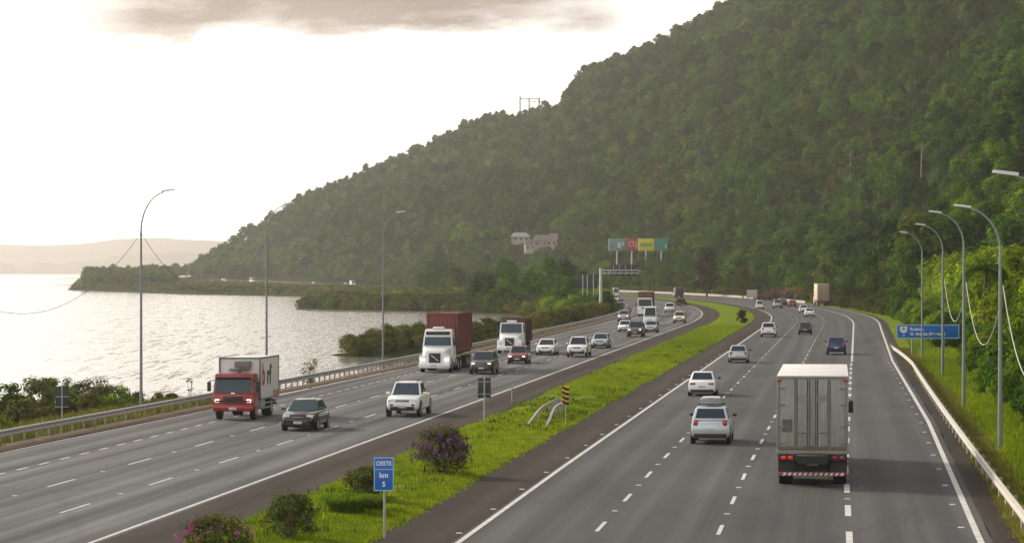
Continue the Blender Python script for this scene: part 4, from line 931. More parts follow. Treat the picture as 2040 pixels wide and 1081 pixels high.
house(1, 8, 7, 3.2, mwallp, mroof, 'pinkish house with dark windows in the middle of the houses on the slope', -.1, win=2)
house(2, 5.5, 6, 4., mwallp, mroof, 'narrow tall pinkish house, rightmost of the houses on the slope', -.35, 2.8, 2)
house(3, 8, 6, 2.4, mwallw, mroofg, 'house with a grey metal roof behind the white house on the slope', .15, 1.9)

# ================================================================ vehicles
def paint(name, col, metal=0., rough=.3): return pm('paint_' + name, col, rough, metal, .05, 2., .55)
P_white = paint('white', (.84, .84, .83)); P_silver = paint('silver', (.46, .48, .49), .45); P_red = paint('red', (.30, .008, .012)); P_black = paint('black', (.03, .034, .037), .5, .2); P_dgreen = paint('dark_green', (.045, .055, .045), .3); P_blue = paint('dark_blue', (.02, .045, .13), .3)
P_dred = paint('dark_red', (.19, .012, .018)); P_grey = paint('graphite', (.09, .095, .10), .4); P_cream = paint('cream', (.62, .56, .42)); P_pale = paint('pale_blue_silver', (.52, .57, .60), .3)
m_glass = pm('tinted_car_glass', (.022, .045, .06), .06, 0, .25, 1.3, 0, .5); m_tyre = pm('tyre_rubber', (.014, .014, .014), .85); m_rim = pm('alloy_rim', (.38, .38, .39), .4, .6)
m_blackp = pm('black_plastic', (.02, .02, .021), .6); m_lamp = pm('clear_headlamp', (.70, .70, .68), .12, 0, .05, 4, .5); m_lit = pm('lit_headlamp', (1., .93, .74), .2, emit=1.2); m_tail = pm('red_tail_lamp', (.40, .012, .012), .2, 0, .1, 5, .5); m_taill = pm('lit_tail_lamp', (.75, .02, .015), .2, emit=.25)
m_plate = pm('number_plate_grey', (.50, .50, .50), .5); m_chrome = pm('chrome_trim', (.6, .6, .6), .2, .9); m_chassis = pm('dark_chassis', (.022, .021, .02), .8, var=.3)
KC = {'hatch': dict(L=3.9, W=1.68, H=1.47, belt=.93, hood=.87, nose=.70, cb=1.0, ct=1.70, rt=.55, rb=.15, gc=.2, wr=.30, hw=.37),
      'sedan': dict(L=4.5, W=1.76, H=1.47, belt=.95, hood=.92, nose=.80, cb=1.2, ct=1.95, rt=1.15, rb=.50, gc=.2, wr=.31, hw=.365),
      'suv': dict(L=4.5, W=1.82, H=1.70, belt=1.10, hood=1.06, nose=.90, cb=1.2, ct=1.75, rt=.38, rb=.10, gc=.26, wr=.36, hw=.385),
      'pickup': dict(L=5.2, W=1.86, H=1.83, belt=1.14, hood=1.10, nose=.96, cb=1.45, ct=2.05, rt=2.05, rb=1.85, gc=.33, wr=.39, hw=.38),
      'van': dict(L=5.6, W=2.0, H=2.65, belt=1.35, hood=1.2, nose=.95, cb=.62, ct=1.35, rt=.16, rb=.06, gc=.28, wr=.35, hw=.42)}
def car(name, label, cat, px, py, away, kind, pt, group=None, det=2, lit=False, scale=1., H=None, Yat=None, off=None, z=None):
    K = dict(KC[kind]); L, W, Hh = K['L'], K['W'], H or K['H']
    if Yat is not None: y = Yat; x = float(A(y)) + off
    else: x, y = G(px, py)
    ang = -math.atan(slope(y)); dy = L / 2 - .55
    x += dy * math.sin(-ang); y += dy * math.cos(ang)
    e = thing(name, label, cat, (x, y, float(rz(y)) + .0 if z is None else z), ang + (0 if away else math.pi), group); e.scale = (scale,) * 3
    zb, be, ho, no = K['gc'], K['belt'], K['hood'], K['nose']; h2 = L / 2; w2 = W / 2
    st = [(-h2, zb + .16, be - .20 if kind != 'van' else be, .86), (-h2 + .07, zb + .04, be - .06, .95), (-h2 + .35, zb, be + (.03 if kind == 'sedan' else 0), .985), (-h2 + .9, zb, be, 1.), (0, zb, be, 1.), (h2 - K['cb'] - .1, zb, be, 1.), (h2 - K['cb'] * .5, zb, ho, .985), (h2 - .32, zb + .01, no + (ho - no) * .45, .95), (h2 - .1, zb + .05, no, .89), (h2, zb + .14, no - .16, .76)]
    rings = []
    for (yy, b, t, f) in st:
        wv = w2 * f; half = [(0, b), (.84 * wv, b), (.97 * wv, b + .1), (wv, b + .42 * (t - b)), (.985 * wv, b + .68 * (t - b)), (.93 * wv, t - .05), (.84 * wv, t), (0, t + .015)]
        rings.append([(a, yy, c) for a, c in half] + [(-a, yy, c) for a, c in reversed(half[1:-1])])
    m = MB(); m.loft(rings)
    bw, tw = w2 * .93, W * K['hw']; yf, yr = h2 - K['cb'], -h2 + K['rb']; tf, tr = h2 - K['ct'], -h2 + K['rt']; z0 = be - .03
    B = [(-bw, yr, z0), (bw, yr, z0), (bw * .96, yf, z0), (-bw * .96, yf, z0)]; T = [(-tw * .95, tr, Hh), (tw * .95, tr, Hh), (tw * .95, tf, Hh - .02), (-tw * .95, tf, Hh - .02)]
    m.hexa(B + T, .07)
    if kind == 'pickup':                                           # bed: inner walls
        pass
    m.build('body', pt, e, 38)
    gl = lambda nm, q: MB().quad(*q).build(nm, m_glass, e, 0, False)
    gl('windshield', ins(.06, .94, .07, .90, B[2], B[3], T[3], T[2], .012)); gl('rear_window', ins(.08, .92, .16 if kind != 'van' else .35, .88, B[0], B[1], T[1], T[0], .012))
    for sgn in (1, -1):
        q = (B[1], B[2], T[2], T[1]) if sgn > 0 else (B[3], B[0], T[0], T[3])
        for u0, u1 in ((.07, .47), (.52, .92)): gl('side_window', ins(u0, u1, .14, .86, *q, .012))
    for sx in (1, -1):
        for yy in (h2 - .78, -h2 + .72):
            m = MB(); m.tube([(sx * (w2 - .21), yy, K['wr']), (sx * (w2 - .01), yy, K['wr'])], K['wr'], 16); wh = m.build('wheel', m_tyre, e)
            if det > 1: m = MB(); m.tube([(sx * (w2 - .02), yy, K['wr']), (sx * (w2 + .006), yy, K['wr'])], K['wr'] * .64, 12); m.build('rim', m_rim, wh)
            if det > 1: m = MB(); m.tube([(sx * (w2 - .05), yy, K['wr'] + .03), (sx * (w2 - .003), yy, K['wr'] + .03)], K['wr'] + .07, 16); m.build('wheel_arch', m_blackp, e)
        hz = no - .09; m = MB(); m.box((sx * w2 * .66, h2 - .13, hz), (.34, .2, .15) if not lit else (.24, .2, .12), .03); m.build('headlight', m_lit if lit else m_lamp, e)
        tz = be - .20; tall = kind in ('hatch', 'suv', 'van', 'pickup'); m = MB(); m.box((sx * w2 * (.72 if tall else .64), -h2 + .06, tz + (.05 if tall else 0)), (.22 if tall else .36, .12, .30 if tall else .17), .03); m.build('tail_light', m_tail, e)
        m = MB(); m.box((sx * (w2 + .08), yf - .12, be + .09), (.2, .1, .13), .03); m.build('wing_mirror', pt if det > 1 and not away else m_blackp, e)
    if det > 0:
        m = MB(); m.box((0, h2 - .05, no - .12), (W * .40, .10, .13), .02); m.build('grille', m_blackp, e)
        m = MB(); m.box((0, h2 - .03, zb + .14), (W * .70, .12, .17), .03); m.box((0, -h2 + .02, zb + .14), (W * .82, .12, .16), .03); m.box((0, 0, zb + .01), (W * .8, L * .8, .05)); m.build('bumper_trim', m_blackp, e)
        m = MB(); m.box((0, h2 - .0, no - .12), (W * .34, .04, .025), .005); m.build('grille_trim', m_chrome, e)
        m = MB(); m.box((0, yf + .04, be + .005), (W * .80, .16, .05), .02); m.build('wiper_cowl', m_blackp, e)
        for sx in (1, -1): m = MB(); m.box((sx * w2 * .62, h2 - .03, zb + .30), (.18, .08, .10), .02); m.build('fog_light', m_blackp, e)
        m = MB(); m.box((0, h2 + .03, zb + .22), (.42, .02, .13)); m.build('number_plate', m_plate, e)
        m = MB(); m.box((0, -h2 - .015, zb + .40), (.42, .03, .13)); m.build('number_plate', m_plate, e)
    if kind == 'pickup':
        m = MB(); b0, b1 = -h2 + .12, yr - .05; m.box((0, (b0 + b1) / 2, be + .0), (W * .80, b1 - b0, .06)); m.build('cargo_bed_cover', m_blackp, e)
        m = MB()
        m.box((w2 * .60, tf - .35, Hh + .045), (.05, 1.3, .04)); m.box((-w2 * .60, tf - .35, Hh + .045), (.05, 1.3, .04)); m.build('roof_rails', m_blackp, e)
    return e
ON = 'oncoming vehicles on the left carriageway'; AW = 'vehicles driving away on the right carriageway'
# oncoming
e = car('hatchback_car', 'dark saloon with a shiny pale hood beside the red truck', 'car', 597, 857, 0, 'sedan', P_black, ON, H=1.48)
# the pale bonnet of that car reflects the sky strongly: a lighter metallic hood and roof panel
car('pickup_truck', 'large white pickup alone in the lane nearest the median', 'pickup', 804, 829, 0, 'pickup', P_white, ON)
car('suv_car', 'dark green sport utility car beside the container truck', 'car', 960, 745, 0, 'suv', P_dgreen, ON, lit=True)
car('hatchback_car', 'dark red hatchback in front of the second white truck', 'car', 1031, 724, 0, 'hatch', P_dred, ON, lit=True)
car('sedan_car', 'small white saloon right of the red hatchback', 'car', 1087, 707, 0, 'sedan', P_white, ON)
car('pickup_truck', 'white pickup with a black grille right of the white saloon', 'pickup', 1150, 711, 0, 'pickup', P_white, ON)
car('sedan_car', 'silver saloon just behind the white pickup with black grille', 'car', 1195, 693, 0, 'sedan', P_silver, ON)
car('hatchback_car', 'silver car with lit headlights right of the sign gantry pole', 'car', 1242, 640, 0, 'suv', P_silver, ON, 1, True)
car('hatchback_car', 'white hatchback half hidden by the dark pickup', 'car', 1244, 661, 0, 'hatch', P_white, ON, 1)
car('pickup_truck', 'dark pickup with a grey bonnet between two pale cars', 'pickup', 1265, 671, 0, 'pickup', P_grey, ON, 1, True)
car('sedan_car', 'pale silver saloon in front of the tall white van', 'car', 1296, 662, 0, 'sedan', P_silver, ON, 1)
car('van', 'tall white van behind the pale silver saloon', 'van', 1295, 648, 0, 'van', P_white, ON, 1)
car('pickup_truck', 'white pickup near the far bend of the left carriageway', 'pickup', 1334, 623, 0, 'pickup', P_white, ON, 1)
car('suv_car', 'cream coloured sport utility car by the median edge at the far bend', 'car', 1353, 643, 0, 'suv', P_cream, ON, 1, True)
car('sedan_car', 'white car leading the far group by the gantry pole', 'car', 1226, 602, 0, 'suv', P_white, ON, 0)
car('sedan_car', 'cream car at the left of the far group by the gantry pole', 'car', 1211, 597, 0, 'suv', P_cream, ON, 0)
car('sedan_car', 'dark car in front of the far group by the gantry pole', 'car', 1237, 609, 0, 'sedan', P_grey, ON, 0)
car('van', 'small cream van at the back of the far group', 'van', 1228, 592, 0, 'van', P_cream, ON, 0)
# away
e = car('hatchback_car', 'silver car with a roof box beside the large truck', 'car', 1416, 883, 1, 'suv', P_pale, AW, H=1.66)
m = MB(); rings = []
for yy, wv, zt_ in ((-1.0, .40, 1.92), (-.9, .49, 2.06), (-.3, .50, 2.12), (.5, .46, 2.08), (.95, .34, 1.94), (1.05, .24, 1.87)):
    rings.append([(-wv, yy - .35, 1.78), (wv, yy - .35, 1.78), (wv, yy - .35, zt_ - .12), (wv * .8, yy - .35, zt_ - .02), (0, yy - .35, zt_), (-wv * .8, yy - .35, zt_ - .02), (-wv, yy - .35, zt_ - .12)])
m.loft(rings); m.build('roof_box', pm('roof_box_plastic', (.20, .22, .215), .3, 0, .1, 3, .5), e); m = MB(); m.box((0, -.7, 1.73), (1.2, .06, .05)); m.box((0, .1, 1.73), (1.2, .06, .05)); m.build('roof_bars', m_blackp, e)
car('sedan_car', 'white saloon with red tail lights beside the median', 'car', 1399, 788, 1, 'sedan', P_white, AW, H=1.5)
car('hatchback_car', 'silver hatchback ahead of the white saloon near the median', 'car', 1471, 722, 1, 'hatch', P_pale, AW)
car('suv_car', 'white sport utility car at the bend of the median', 'car', 1531, 671, 1, 'suv', P_white, AW)
car('hatchback_car', 'black hatchback with red tail lights in the middle lane', 'car', 1604, 666, 1, 'hatch', P_black, AW)
car('suv_car', 'dark blue sport utility car ahead of the large truck', 'car', 1666, 706, 1, 'suv', P_blue, AW, H=1.62)
car('van', 'small white van farthest left at the right-hand bend', 'van', 1514, 616, 1, 'hatch', P_white, AW, 1, H=1.8)
car('suv_car', 'grey and white pickup beside the red far car', 'car', 1550, 614, 1, 'pickup', P_silver, AW, 1)
car('sedan_car', 'dark car just beyond the grey and white pickup', 'car', 1561, 609, 1, 'sedan', P_black, AW, 0)
car('sedan_car', 'red car in the far bend left of the beige truck', 'car', 1579, 611, 1, 'hatch', P_red, AW, 1)
car('sedan_car', 'white car below the beige truck, the farther of a pair', 'car', 1601, 623, 1, 'hatch', P_white, AW, 1)
car('sedan_car', 'white saloon below the beige truck, the nearer of a pair', 'car', 1613, 631, 1, 'sedan', P_white, AW, 1)
# cars on the far shore road
for px, lab, pt, kd in ((192, 'tiny white car farthest left on the headland road', P_white, 'suv'), (212, 'tiny pale car second from left on the headland road', P_white, 'suv'), (228, 'tiny white van in the queue on the headland road', P_white, 'van'), (248, 'tiny silver car last in the queue on the headland road', P_silver, 'suv'),
                    (448, 'tiny white car on the shore road left of the second lamp post', P_white, 'suv'), (505, 'tiny white van on the shore road beside the second lamp post', P_white, 'van'), (627, 'tiny white car in the middle of the causeway', P_white, 'suv'), (692, 'tiny white car at the right end of the causeway', P_white, 'suv'), (704, 'tiny white van at the right end of the causeway', P_white, 'van')):
    of = -4.; yq = np.arange(1200, 1960, 1.); pxs = CX + FP * (A(yq) + of) / yq; Yc = float(yq[np.argmin(np.abs(pxs - px))])
    car('distant_car', lab, 'car', 0, 0, 0, kd, pt, 'distant cars on the shore road', 0, Yat=Yc, off=of)

# ---------------- trucks
def root_truck(name, label, px, py, away, yoff, group):
    x, y = G(px, py); ang = -math.atan(slope(y)); x += yoff * math.sin(-ang); y += yoff * math.cos(ang)
    return thing(name, label, 'truck', (x, y, float(rz(y))), ang + (0 if away else math.pi), group)
def wheels(e, ys, w2, r_, dual=()):
    for yy in ys:
        for sx in (1, -1):
            wd = .5 if yy in dual else .28
            m = MB(); m.tube([(sx * (w2 - wd), yy, r_), (sx * (w2 - .02), yy, r_)], r_, 18); wh = m.build('wheel', m_tyre, e)
            m = MB(); m.tube([(sx * (w2 - .03), yy, r_), (sx * (w2 + .004), yy, r_)], r_ * .55, 12); m.build('rim', m_rim, wh)
def cabover(e, yf, W, z0, zt_, dep, pt, lit=False, visor=True, grille=True):
    w2 = W / 2; yb = yf - dep; zm = z0 + (zt_ - z0) * .45
    m = MB(); m.hexa([(-w2, yb, z0), (w2, yb, z0), (w2, yf, z0), (-w2, yf, z0), (-w2, yb, zm), (w2, yb, zm), (w2, yf, zm), (-w2, yf, zm)], .05)
    Bq = [(-w2, yb, zm - .02), (w2, yb, zm - .02), (w2, yf, zm - .02), (-w2, yf, zm - .02)]; Tq = [(-w2 * .93, yb, zt_), (w2 * .93, yb, zt_), (w2 * .93, yf - .22, zt_), (-w2 * .93, yf - .22, zt_)]
    m.hexa(Bq + Tq, .06); m.build('cab', pt, e, 38)
    MB().quad(*ins(.05, .95, .06, .78, Bq[2], Bq[3], Tq[3], Tq[2], .014)).build('windshield', m_glass, e, 0, False)
    for q in ((Bq[1], Bq[2], Tq[2], Tq[1]), (Bq[3], Bq[0], Tq[0], Tq[3])):
        u = (.38, .92) if q[0][0] > 0 else (.08, .62); MB().quad(*ins(*u, .1, .75, *q, .014)).build('side_window', m_glass, e, 0, False)
    if visor: m = MB(); m.box((0, yf - .06, zt_ - .20), (W * .88, .26, .06), .02); m.build('sun_visor', m_blackp, e)
    m = MB(); m.box((0, yf + .01, zm - .28), (W * .5, .06, .22), .02); m.build('grille', m_blackp, e)
    m = MB(); m.box((0, yf + .02, z0 + .08), (W * .98, .2, .34), .04); b = m.build('bumper', pt, e)
    m = MB(); m.box((0, yf + .13, z0 + .05), (.42, .02, .14)); m.build('number_plate', m_plate, b)
    for sx in (1, -1):
        m = MB(); m.box((sx * w2 * .78, yf + .03, z0 + .45), (.24, .1, .17), .03); m.build('headlight', m_lit if lit else m_lamp, e)
        m = MB(); m.box((sx * (w2 + .22), yf - .12, zm + .35), (.2, .1, .5), .03); m.tube([(sx * w2 * .95, yf - .15, zm + .7), (sx * (w2 + .22), yf - .12, zm + .62)], .025, 6); m.build('wing_mirror', m_blackp, e)
# red box truck
e = root_truck('box_truck', 'red refrigerated box truck with a white cargo box, leading on the outer lane', 468, 835, 0, 3.2, ON); W = 2.16
cabover(e, 3.7, W, .55, 2.42, 1.55, P_red, True)
m = MB(); m.box((0, 3.71, 1.38), (.22, .05, .12), .02); m.build('front_emblem', m_chrome, e)
m = MB(); m.box((0, 3.77, .98), (W * .86, .05, .09)); m.box((0, 3.77, .74), (.7, .05, .16)); m.build('air_intake', m_blackp, e)
mbox = pm('white_box_panel', (.62, .62, .57), .5, var=.1, scale=.8)
m = MB(); m.box((0, -.75, 2.1), (2.2, 5.2, 2.2), .02); bx = m.build('cargo_box', mbox, e)
m = MB()
for sx in (1, -1):
    m.box((sx * 1.09, 1.87, 2.1), (.08, .08, 2.24)); m.box((sx * 1.09, -3.37, 2.1), (.08, .08, 2.24)); m.box((sx * 1.10, -.75, 3.19), (.06, 5.16, .07)); m.box((sx * 1.10, -.75, 1.02), (.06, 5.16, .08))
m.box((0, 1.87, 3.19), (2.1, .08, .07)); m.build('box_frame', pm('grey_box_trim', (.16, .17, .16), .5), bx)
m = MB(); m.box((-.2, 2.05, 2.86), (.85, .42, .34), .03); m.box((0, 1.98, 2.58), (1.1, .26, .1), .02); m.tube([(.0, 1.9, 1.9), (.0, 1.95, 2.55)], .05, 6); m.build('cooling_unit', pm('cooler_grey', (.16, .16, .15), .6), bx)
# lettering on the side the photo shows: that side is local -x
text('b', 1.6, pm('red_lettering', (.42, .03, .04), .5), bx, (-1.112, 1.0, 2.25), (R(90), 0, R(-90)), 'CENTER', bold=.05); text('rf', 1.4, pm('dark_lettering', (.04, .06, .05), .5), bx, (-1.112, -.55, 2.2), (R(90), 0, R(-90)), 'CENTER', sx=1.3, bold=.05)
m = MB(); m.box((-1.1, -2.5, 1.2), (.03, 1.5, .35)); m.build('red_side_patch', paint('faded_red', (.40, .12, .10)), bx)
m = MB(); m.box((0, -.4, .82), (.8, 6.6, .24)); m.box((0, -3.3, .6), (2.0, .12, .12)); m.build('chassis', m_chassis, e)
m = MB(); m.box((-.85, .9, .72), (.45, 1., .5), .04); m.box((-1.02, -.55, .75), (.05, 2.6, .08)); m.box((-1.02, -.55, .5), (.05, 2.6, .08)); m.build('side_guard', mgalv, e)
wheels(e, (2.75, -1.6), 1.06, .46, (-1.6,))
for sx in (1, -1): m = MB(); m.box((sx * .8, -3.37, .75), (.3, .06, .14), .02); m.build('tail_light', m_tail, e)
# bonneted tractors
def bonnet_truck(e, yf, W, pt, hood_h, cab_t, ztop, lit=False, visor=True, slot=True, fw=.8):
    w2 = W / 2; yc = yf - 1.75
    m = MB(); m.hexa([(-w2 * .95, yc, .55), (w2 * .95, yc, .55), (w2 * fw, yf, .55), (-w2 * fw, yf, .55), (-w2 * .90, yc, hood_h + .2), (w2 * .90, yc, hood_h + .2), (w2 * .60, yf - .1, hood_h - .18), (-w2 * .60, yf - .1, hood_h - .18)], .10)
    for sx in (1, -1): m.box((sx * w2 * .74, yf - .55, .95), (w2 * .50, 1.0, .72), .12)
    Bq = [(-w2, yc - 1.9, .75), (w2, yc - 1.9, .75), (w2, yc, .75), (-w2, yc, .75)]; Tq = [(-w2 * .96, yc - 1.9, hood_h + .1), (w2 * .96, yc - 1.9, hood_h + .1), (w2 * .96, yc, hood_h + .1), (-w2 * .96, yc, hood_h + .1)]
    m.hexa(Bq + Tq, .06)
    B2 = [(-w2 * .96, yc - 1.9, hood_h + .08), (w2 * .96, yc - 1.9, hood_h + .08), (w2 * .96, yc, hood_h + .08), (-w2 * .96, yc, hood_h + .08)]; T2 = [(-w2 * .9, yc - 1.9, cab_t), (w2 * .9, yc - 1.9, cab_t), (w2 * .9, yc - .22, cab_t), (-w2 * .9, yc - .22, cab_t)]
    m.hexa(B2 + T2, .05)
    if ztop > cab_t + .1:
        m.hexa([(-w2 * .9, yc - 1.9, cab_t - .02), (w2 * .9, yc - 1.9, cab_t - .02), (w2 * .9, yc - .15, cab_t - .02), (-w2 * .9, yc - .15, cab_t - .02), (-w2 * .84, yc - 1.9, ztop), (w2 * .84, yc - 1.9, ztop), (w2 * .84, yc - .5, ztop), (-w2 * .84, yc - .5, ztop)], .08)
    m.build('cab', pt, e, 38)
    MB().quad(*ins(.05, .95, .10, .94, B2[2], B2[3], T2[3], T2[2], .015)).build('windshield', m_glass, e, 0, False)
    for q in ((B2[1], B2[2], T2[2], T2[1]), (B2[3], B2[0], T2[0], T2[3])): u = (.45, .94) if q[0][0] > 0 else (.06, .55); MB().quad(*ins(*u, .08, .86, *q, .015)).build('side_window', m_glass, e, 0, False)
    if slot: m = MB(); m.box((0, yc - .22, cab_t + (ztop - cab_t) * .45), (W * .76, .16, .26), .03); m.build('roof_visor', m_blackp, e)
    if ztop > cab_t + .1: m = MB(); m.box((0, yc - .7, ztop + .08), (.85, .5, .2), .05); m.build('roof_deflector', pt, e)
    m = MB(); m.box((0, yf + .0, 1.12), (W * .36, .14, .72), .02); gr = m.build('grille', m_blackp, e)
    m = MB(); m.hexa([(-.32, yf + .075, .9), (-.26, yf + .075, .88), (-.26, yf + .09, .88), (-.32, yf + .09, .9), (.26, yf + .075, 1.36), (.32, yf + .075, 1.34), (.32, yf + .09, 1.34), (.26, yf + .09, 1.36)]); m.build('grille_bar', m_chrome, gr)
    m = MB(); m.box((0, yf + .03, .52), (W * .99, .35, .40), .08); b = m.build('bumper', pt, e)
    m = MB(); m.box((.05, yf + .21, .52), (.5, .02, .14)); m.build('number_plate', m_plate, b)
    for sx in (1, -1):
        m = MB(); m.box((sx * w2 * .76, yf - .02, .98), (.30, .12, .22), .03); m.build('headlight', m_lit if lit else m_lamp, e)
        m = MB(); m.box((sx * (w2 + .16), yc - .1, hood_h + .5), (.18, .1, .6), .03); m.tube([(sx * w2 * .95, yc - .15, hood_h + .8), (sx * (w2 + .16), yc - .1, hood_h + .7)], .025, 6); m.build('wing_mirror', m_blackp, e)
def corrugated(e, name, mat, W, y0, y1, z0, z1, rim):
    w2 = W / 2
    def wall(p0, p1, nrm):
        L = math.dist(p0, p1); n = int(L / .28); pts = []
        for i in range(n * 4 + 1):
            ph = i % 4; d = .045 if ph in (1, 2) else 0.; t = i / (n * 4); pts.append((p0[0] + (p1[0] - p0[0]) * t - nrm[0] * d, p0[1] + (p1[1] - p0[1]) * t - nrm[1] * d))
        m.loft([[(a, b, z0 + .1) for a, b in pts], [(a, b, z1 - .1) for a, b in pts]], cap=False, closed=False)
    m = MB(); wall((-w2, y1 - .06), (w2, y1 - .06), (0, 1)); wall((-w2 + .04, y0), (-w2 + .04, y1), (-1, 0)); wall((w2 - .04, y0), (w2 - .04, y1), (1, 0)); m.box((0, (y0 + y1) / 2, (z0 + z1) / 2), (W - .22, y1 - y0 - .22, z1 - z0 - .1))
    m.box((0, y0 + .05, (z0 + z1) / 2), (W - .14, .1, z1 - z0 - .14)); b = m.build(name, mat, e, 20)
    m = MB()
    for sx in (1, -1):
        for yy in (y0 + .06, y1 - .06): m.box((sx * (w2 - .06), yy, (z0 + z1) / 2), (.14, .14, z1 - z0))
        for z in (z0 + .06, z1 - .05): m.box((sx * (w2 - .045), (y0 + y1) / 2, z), (.10, y1 - y0 - .26, .12))
    for yy in (y0 + .06, y1 - .06):
        for z in (z0 + .06, z1 - .05): m.box((0, yy, z), (W - .26, .12, .12))
    m.build('corner_frame', rim, b); return b
mcont = pm('rust_red_container', (.15, .038, .031), .6, var=.3, scale=1.2); mcontf = pm('rust_red_frame', (.18, .05, .04), .6, var=.25, scale=1.5)
e = root_truck('container_truck', 'white bonneted tractor hauling a tall rust-red container', 868, 741, 0, 5., ON)
bonnet_truck(e, 5.6, 2.45, P_white, 1.85, 2.72, 3.28, True)
corrugated(e, 'container', mcont, 2.44, -8.2, 1.3, 1.5, 4.5, mcontf)
m = MB(); m.box((0, -2.5, 1.2), (.9, 12., .25)); m.box((0, -3.4, 1.38), (2.3, 9.4, .16)); m.build('chassis', m_chassis, e); wheels(e, (4.4, .6, -.8, -5., -6.3, -7.5), 1.22, .52, (.6, -.8, -5., -6.3, -7.5))
m = MB(); m.box((-1.0, 2.3, .75), (.5, 1.2, .55), .06); m.build('fuel_tank', m_chrome, e)
e = root_truck('cargo_truck', 'white bonneted truck with a dark red load behind the red hatchback', 1016, 704, 0, 4.5, ON)
bonnet_truck(e, 5., 2.35, P_white, 1.75, 2.85, 2.86, False, slot=False, fw=.9)
m = MB(); m.box((0, 2.75, 3.0), (.9, .5, .18), .05); m.build('roof_deflector', P_white, e)
mload = pm('dark_red_tarpaulin', (.078, .036, .028), .8, var=.45, scale=2.5, bump=.4)
m = MB(); m.box((0, -1.4, 2.15), (2.36, 4.8, 2.2), .08)
for i in range(9): m.box((-1.0 + .25 * i, -1.4, 3.27), (.2, 4.6, .18), .06)
for i in range(5):
    for sx in (1, -1): m.box((sx * 1.24, .6 - i * 1.0, 2.1), (.07, .12, 2.1), .01)
m.build('covered_load', mload, e); m = MB(); m.box((0, .2, .92), (.9, 7.6, .22)); m.build('chassis', m_chassis, e); wheels(e, (3.9, -1.4, -2.7), 1.2, .5, (-1.4, -2.7))
e = root_truck('container_truck', 'distant white truck with a red container behind the tall white van', 1285, 630, 0, 4.5, ON)
cabover(e, 4.6, 2.5, .5, 3.1, 1.9, P_white); corrugated(e, 'container', mcont, 2.5, -7., 2.2, 1.3, 4.1, mcontf)
m = MB(); m.box((0, -1.4, 1.05), (1., 11., .3)); m.build('chassis', m_chassis, e); wheels(e, (3.3, .2, -4.5, -5.8), 1.22, .52, (.2, -4.5, -5.8))
# big semi-trailer
mtr = pm('stained_trailer_panel', (.262, .268, .235), .6, var=.42, scale=(9., 4., .8)); mtrw = pm('white_trailer_roof', (.72, .70, .66), .5, var=.1, scale=.7); mfr = pm('grey_trailer_frame', (.20, .20, .17), .55, var=.25, scale=2)
e = root_truck('semi_trailer_truck', 'huge semi-trailer truck with grey rear doors filling the right lane', 1619, 964, 1, 6.4, AW); W = 2.6; w2 = 1.3; yr = -7.0; yfr = 6.5; zb, zt_ = 1.2, 3.98
m = MB(); m.box((0, (yr + yfr) / 2, (zb + zt_) / 2), (W - .04, yfr - yr - .06, zt_ - zb), .02); tb_ = m.build('trailer_body', mtrw, e)
m = MB(); m.box((0, (yr + yfr) / 2, zt_ + .012), (W, yfr - yr, .03), .01)
for i in range(9): m.box((0, yr + .8 + i * 1.5, zt_ + .03), (W - .1, .05, .02))
m.build('trailer_roof', mtrw, e)
for sx, x0, x1 in ((-1, -1.2, -.012), (1, .012, 1.2)):
    m = MB(); m.box(((x0 + x1) / 2, yr - .0, (zb + zt_) / 2 + .05), (x1 - x0, .08, zt_ - zb - .26), .012); d_ = m.build('rear_door', mtr, e)
    for xx in (sx * .14, sx * .60): m = MB(); m.tube([(xx, yr - .07, zb + .15), (xx, yr - .07, zt_ - .18)], .026, 8); m.build('lock_bar', mfr, d_)
    for xx in (sx * .10, sx * .185, sx * .565, sx * .635):
        m = MB(); m.box((xx, yr - .042, (zb + zt_) / 2 + .05), (.036, .012, zt_ - zb - .28)); m.build('door_seam', pm('dark_seam', (.05, .05, .045), .7), d_)
    for zz in (zb + .35, zb + .95, zb + 1.75, zb + 2.35): m = MB(); m.box((sx * 1.12, yr - .06, zz), (.22, .05, .06), .01); m.build('hinge', mfr, d_)
    m = MB(); m.box((sx * .37, yr - .08, zb + .75), (.44, .05, .05), .01); m.build('door_handle', mfr, d_)
m = MB()
for sx in (1, -1): m.box((sx * 1.255, yr + .0, (zb + zt_) / 2), (.09, .12, zt_ - zb), .01)
m.box((0, yr, zt_ - .05), (2.42, .11, .10), .01); m.box((0, yr - .02, zb + .02), (2.64, .16, .14), .01); m.build('rear_frame', mfr, e)
m = MB(); m.box((-.92, yr - .045, zb + .98), (.36, .012, .46)); m.box((-.58, yr - .046, zb + 2.0), (.0, .0, .0)); m.build('dark_stain_patch', pm('dark_patch', (.10, .10, .09), .7, var=.5, scale=5), e)
for xx, cc in ((-.36, (.27, .24, .19)), (.33, (.22, .22, .19))): m = MB(); m.box((xx, yr - .046, zb + 1.98), (.34, .012, .24)); m.build('placard', pm('faded_placard%d' % (xx > 0), cc, .7, var=.3, scale=6), e)
for sx in (1, -1): m = MB(); m.box((sx * 1.2, yr - .075, zt_ - .14), (.14, .04, .1), .01); m.build('marker_light', m_tail, e)
mrust = pm('rusty_door_sill', (.17, .12, .08), .8, var=.6, scale=9.)
m = MB(); m.box((0, yr - .03, zb + .16), (2.4, .10, .12), .02)
for i in range(15): m.box((-1.12 + .16 * i, yr - .08, zb + .17 + .02 * (i % 2)), (.07, .05, .12), .01)
m.build('door_sill', mrust, e)
m = MB(); m.box((0, yr + .25, .80), (2.5, .1, .62)); m.box((0, yr + 4.5, 1.02), (1.1, 12., .3)); m.build('chassis', m_chassis, e)
m = MB(); m.box((0, yr - .02, 1.02), (2.52, .08, .26), .01); m.build('light_bar', m_blackp, e)
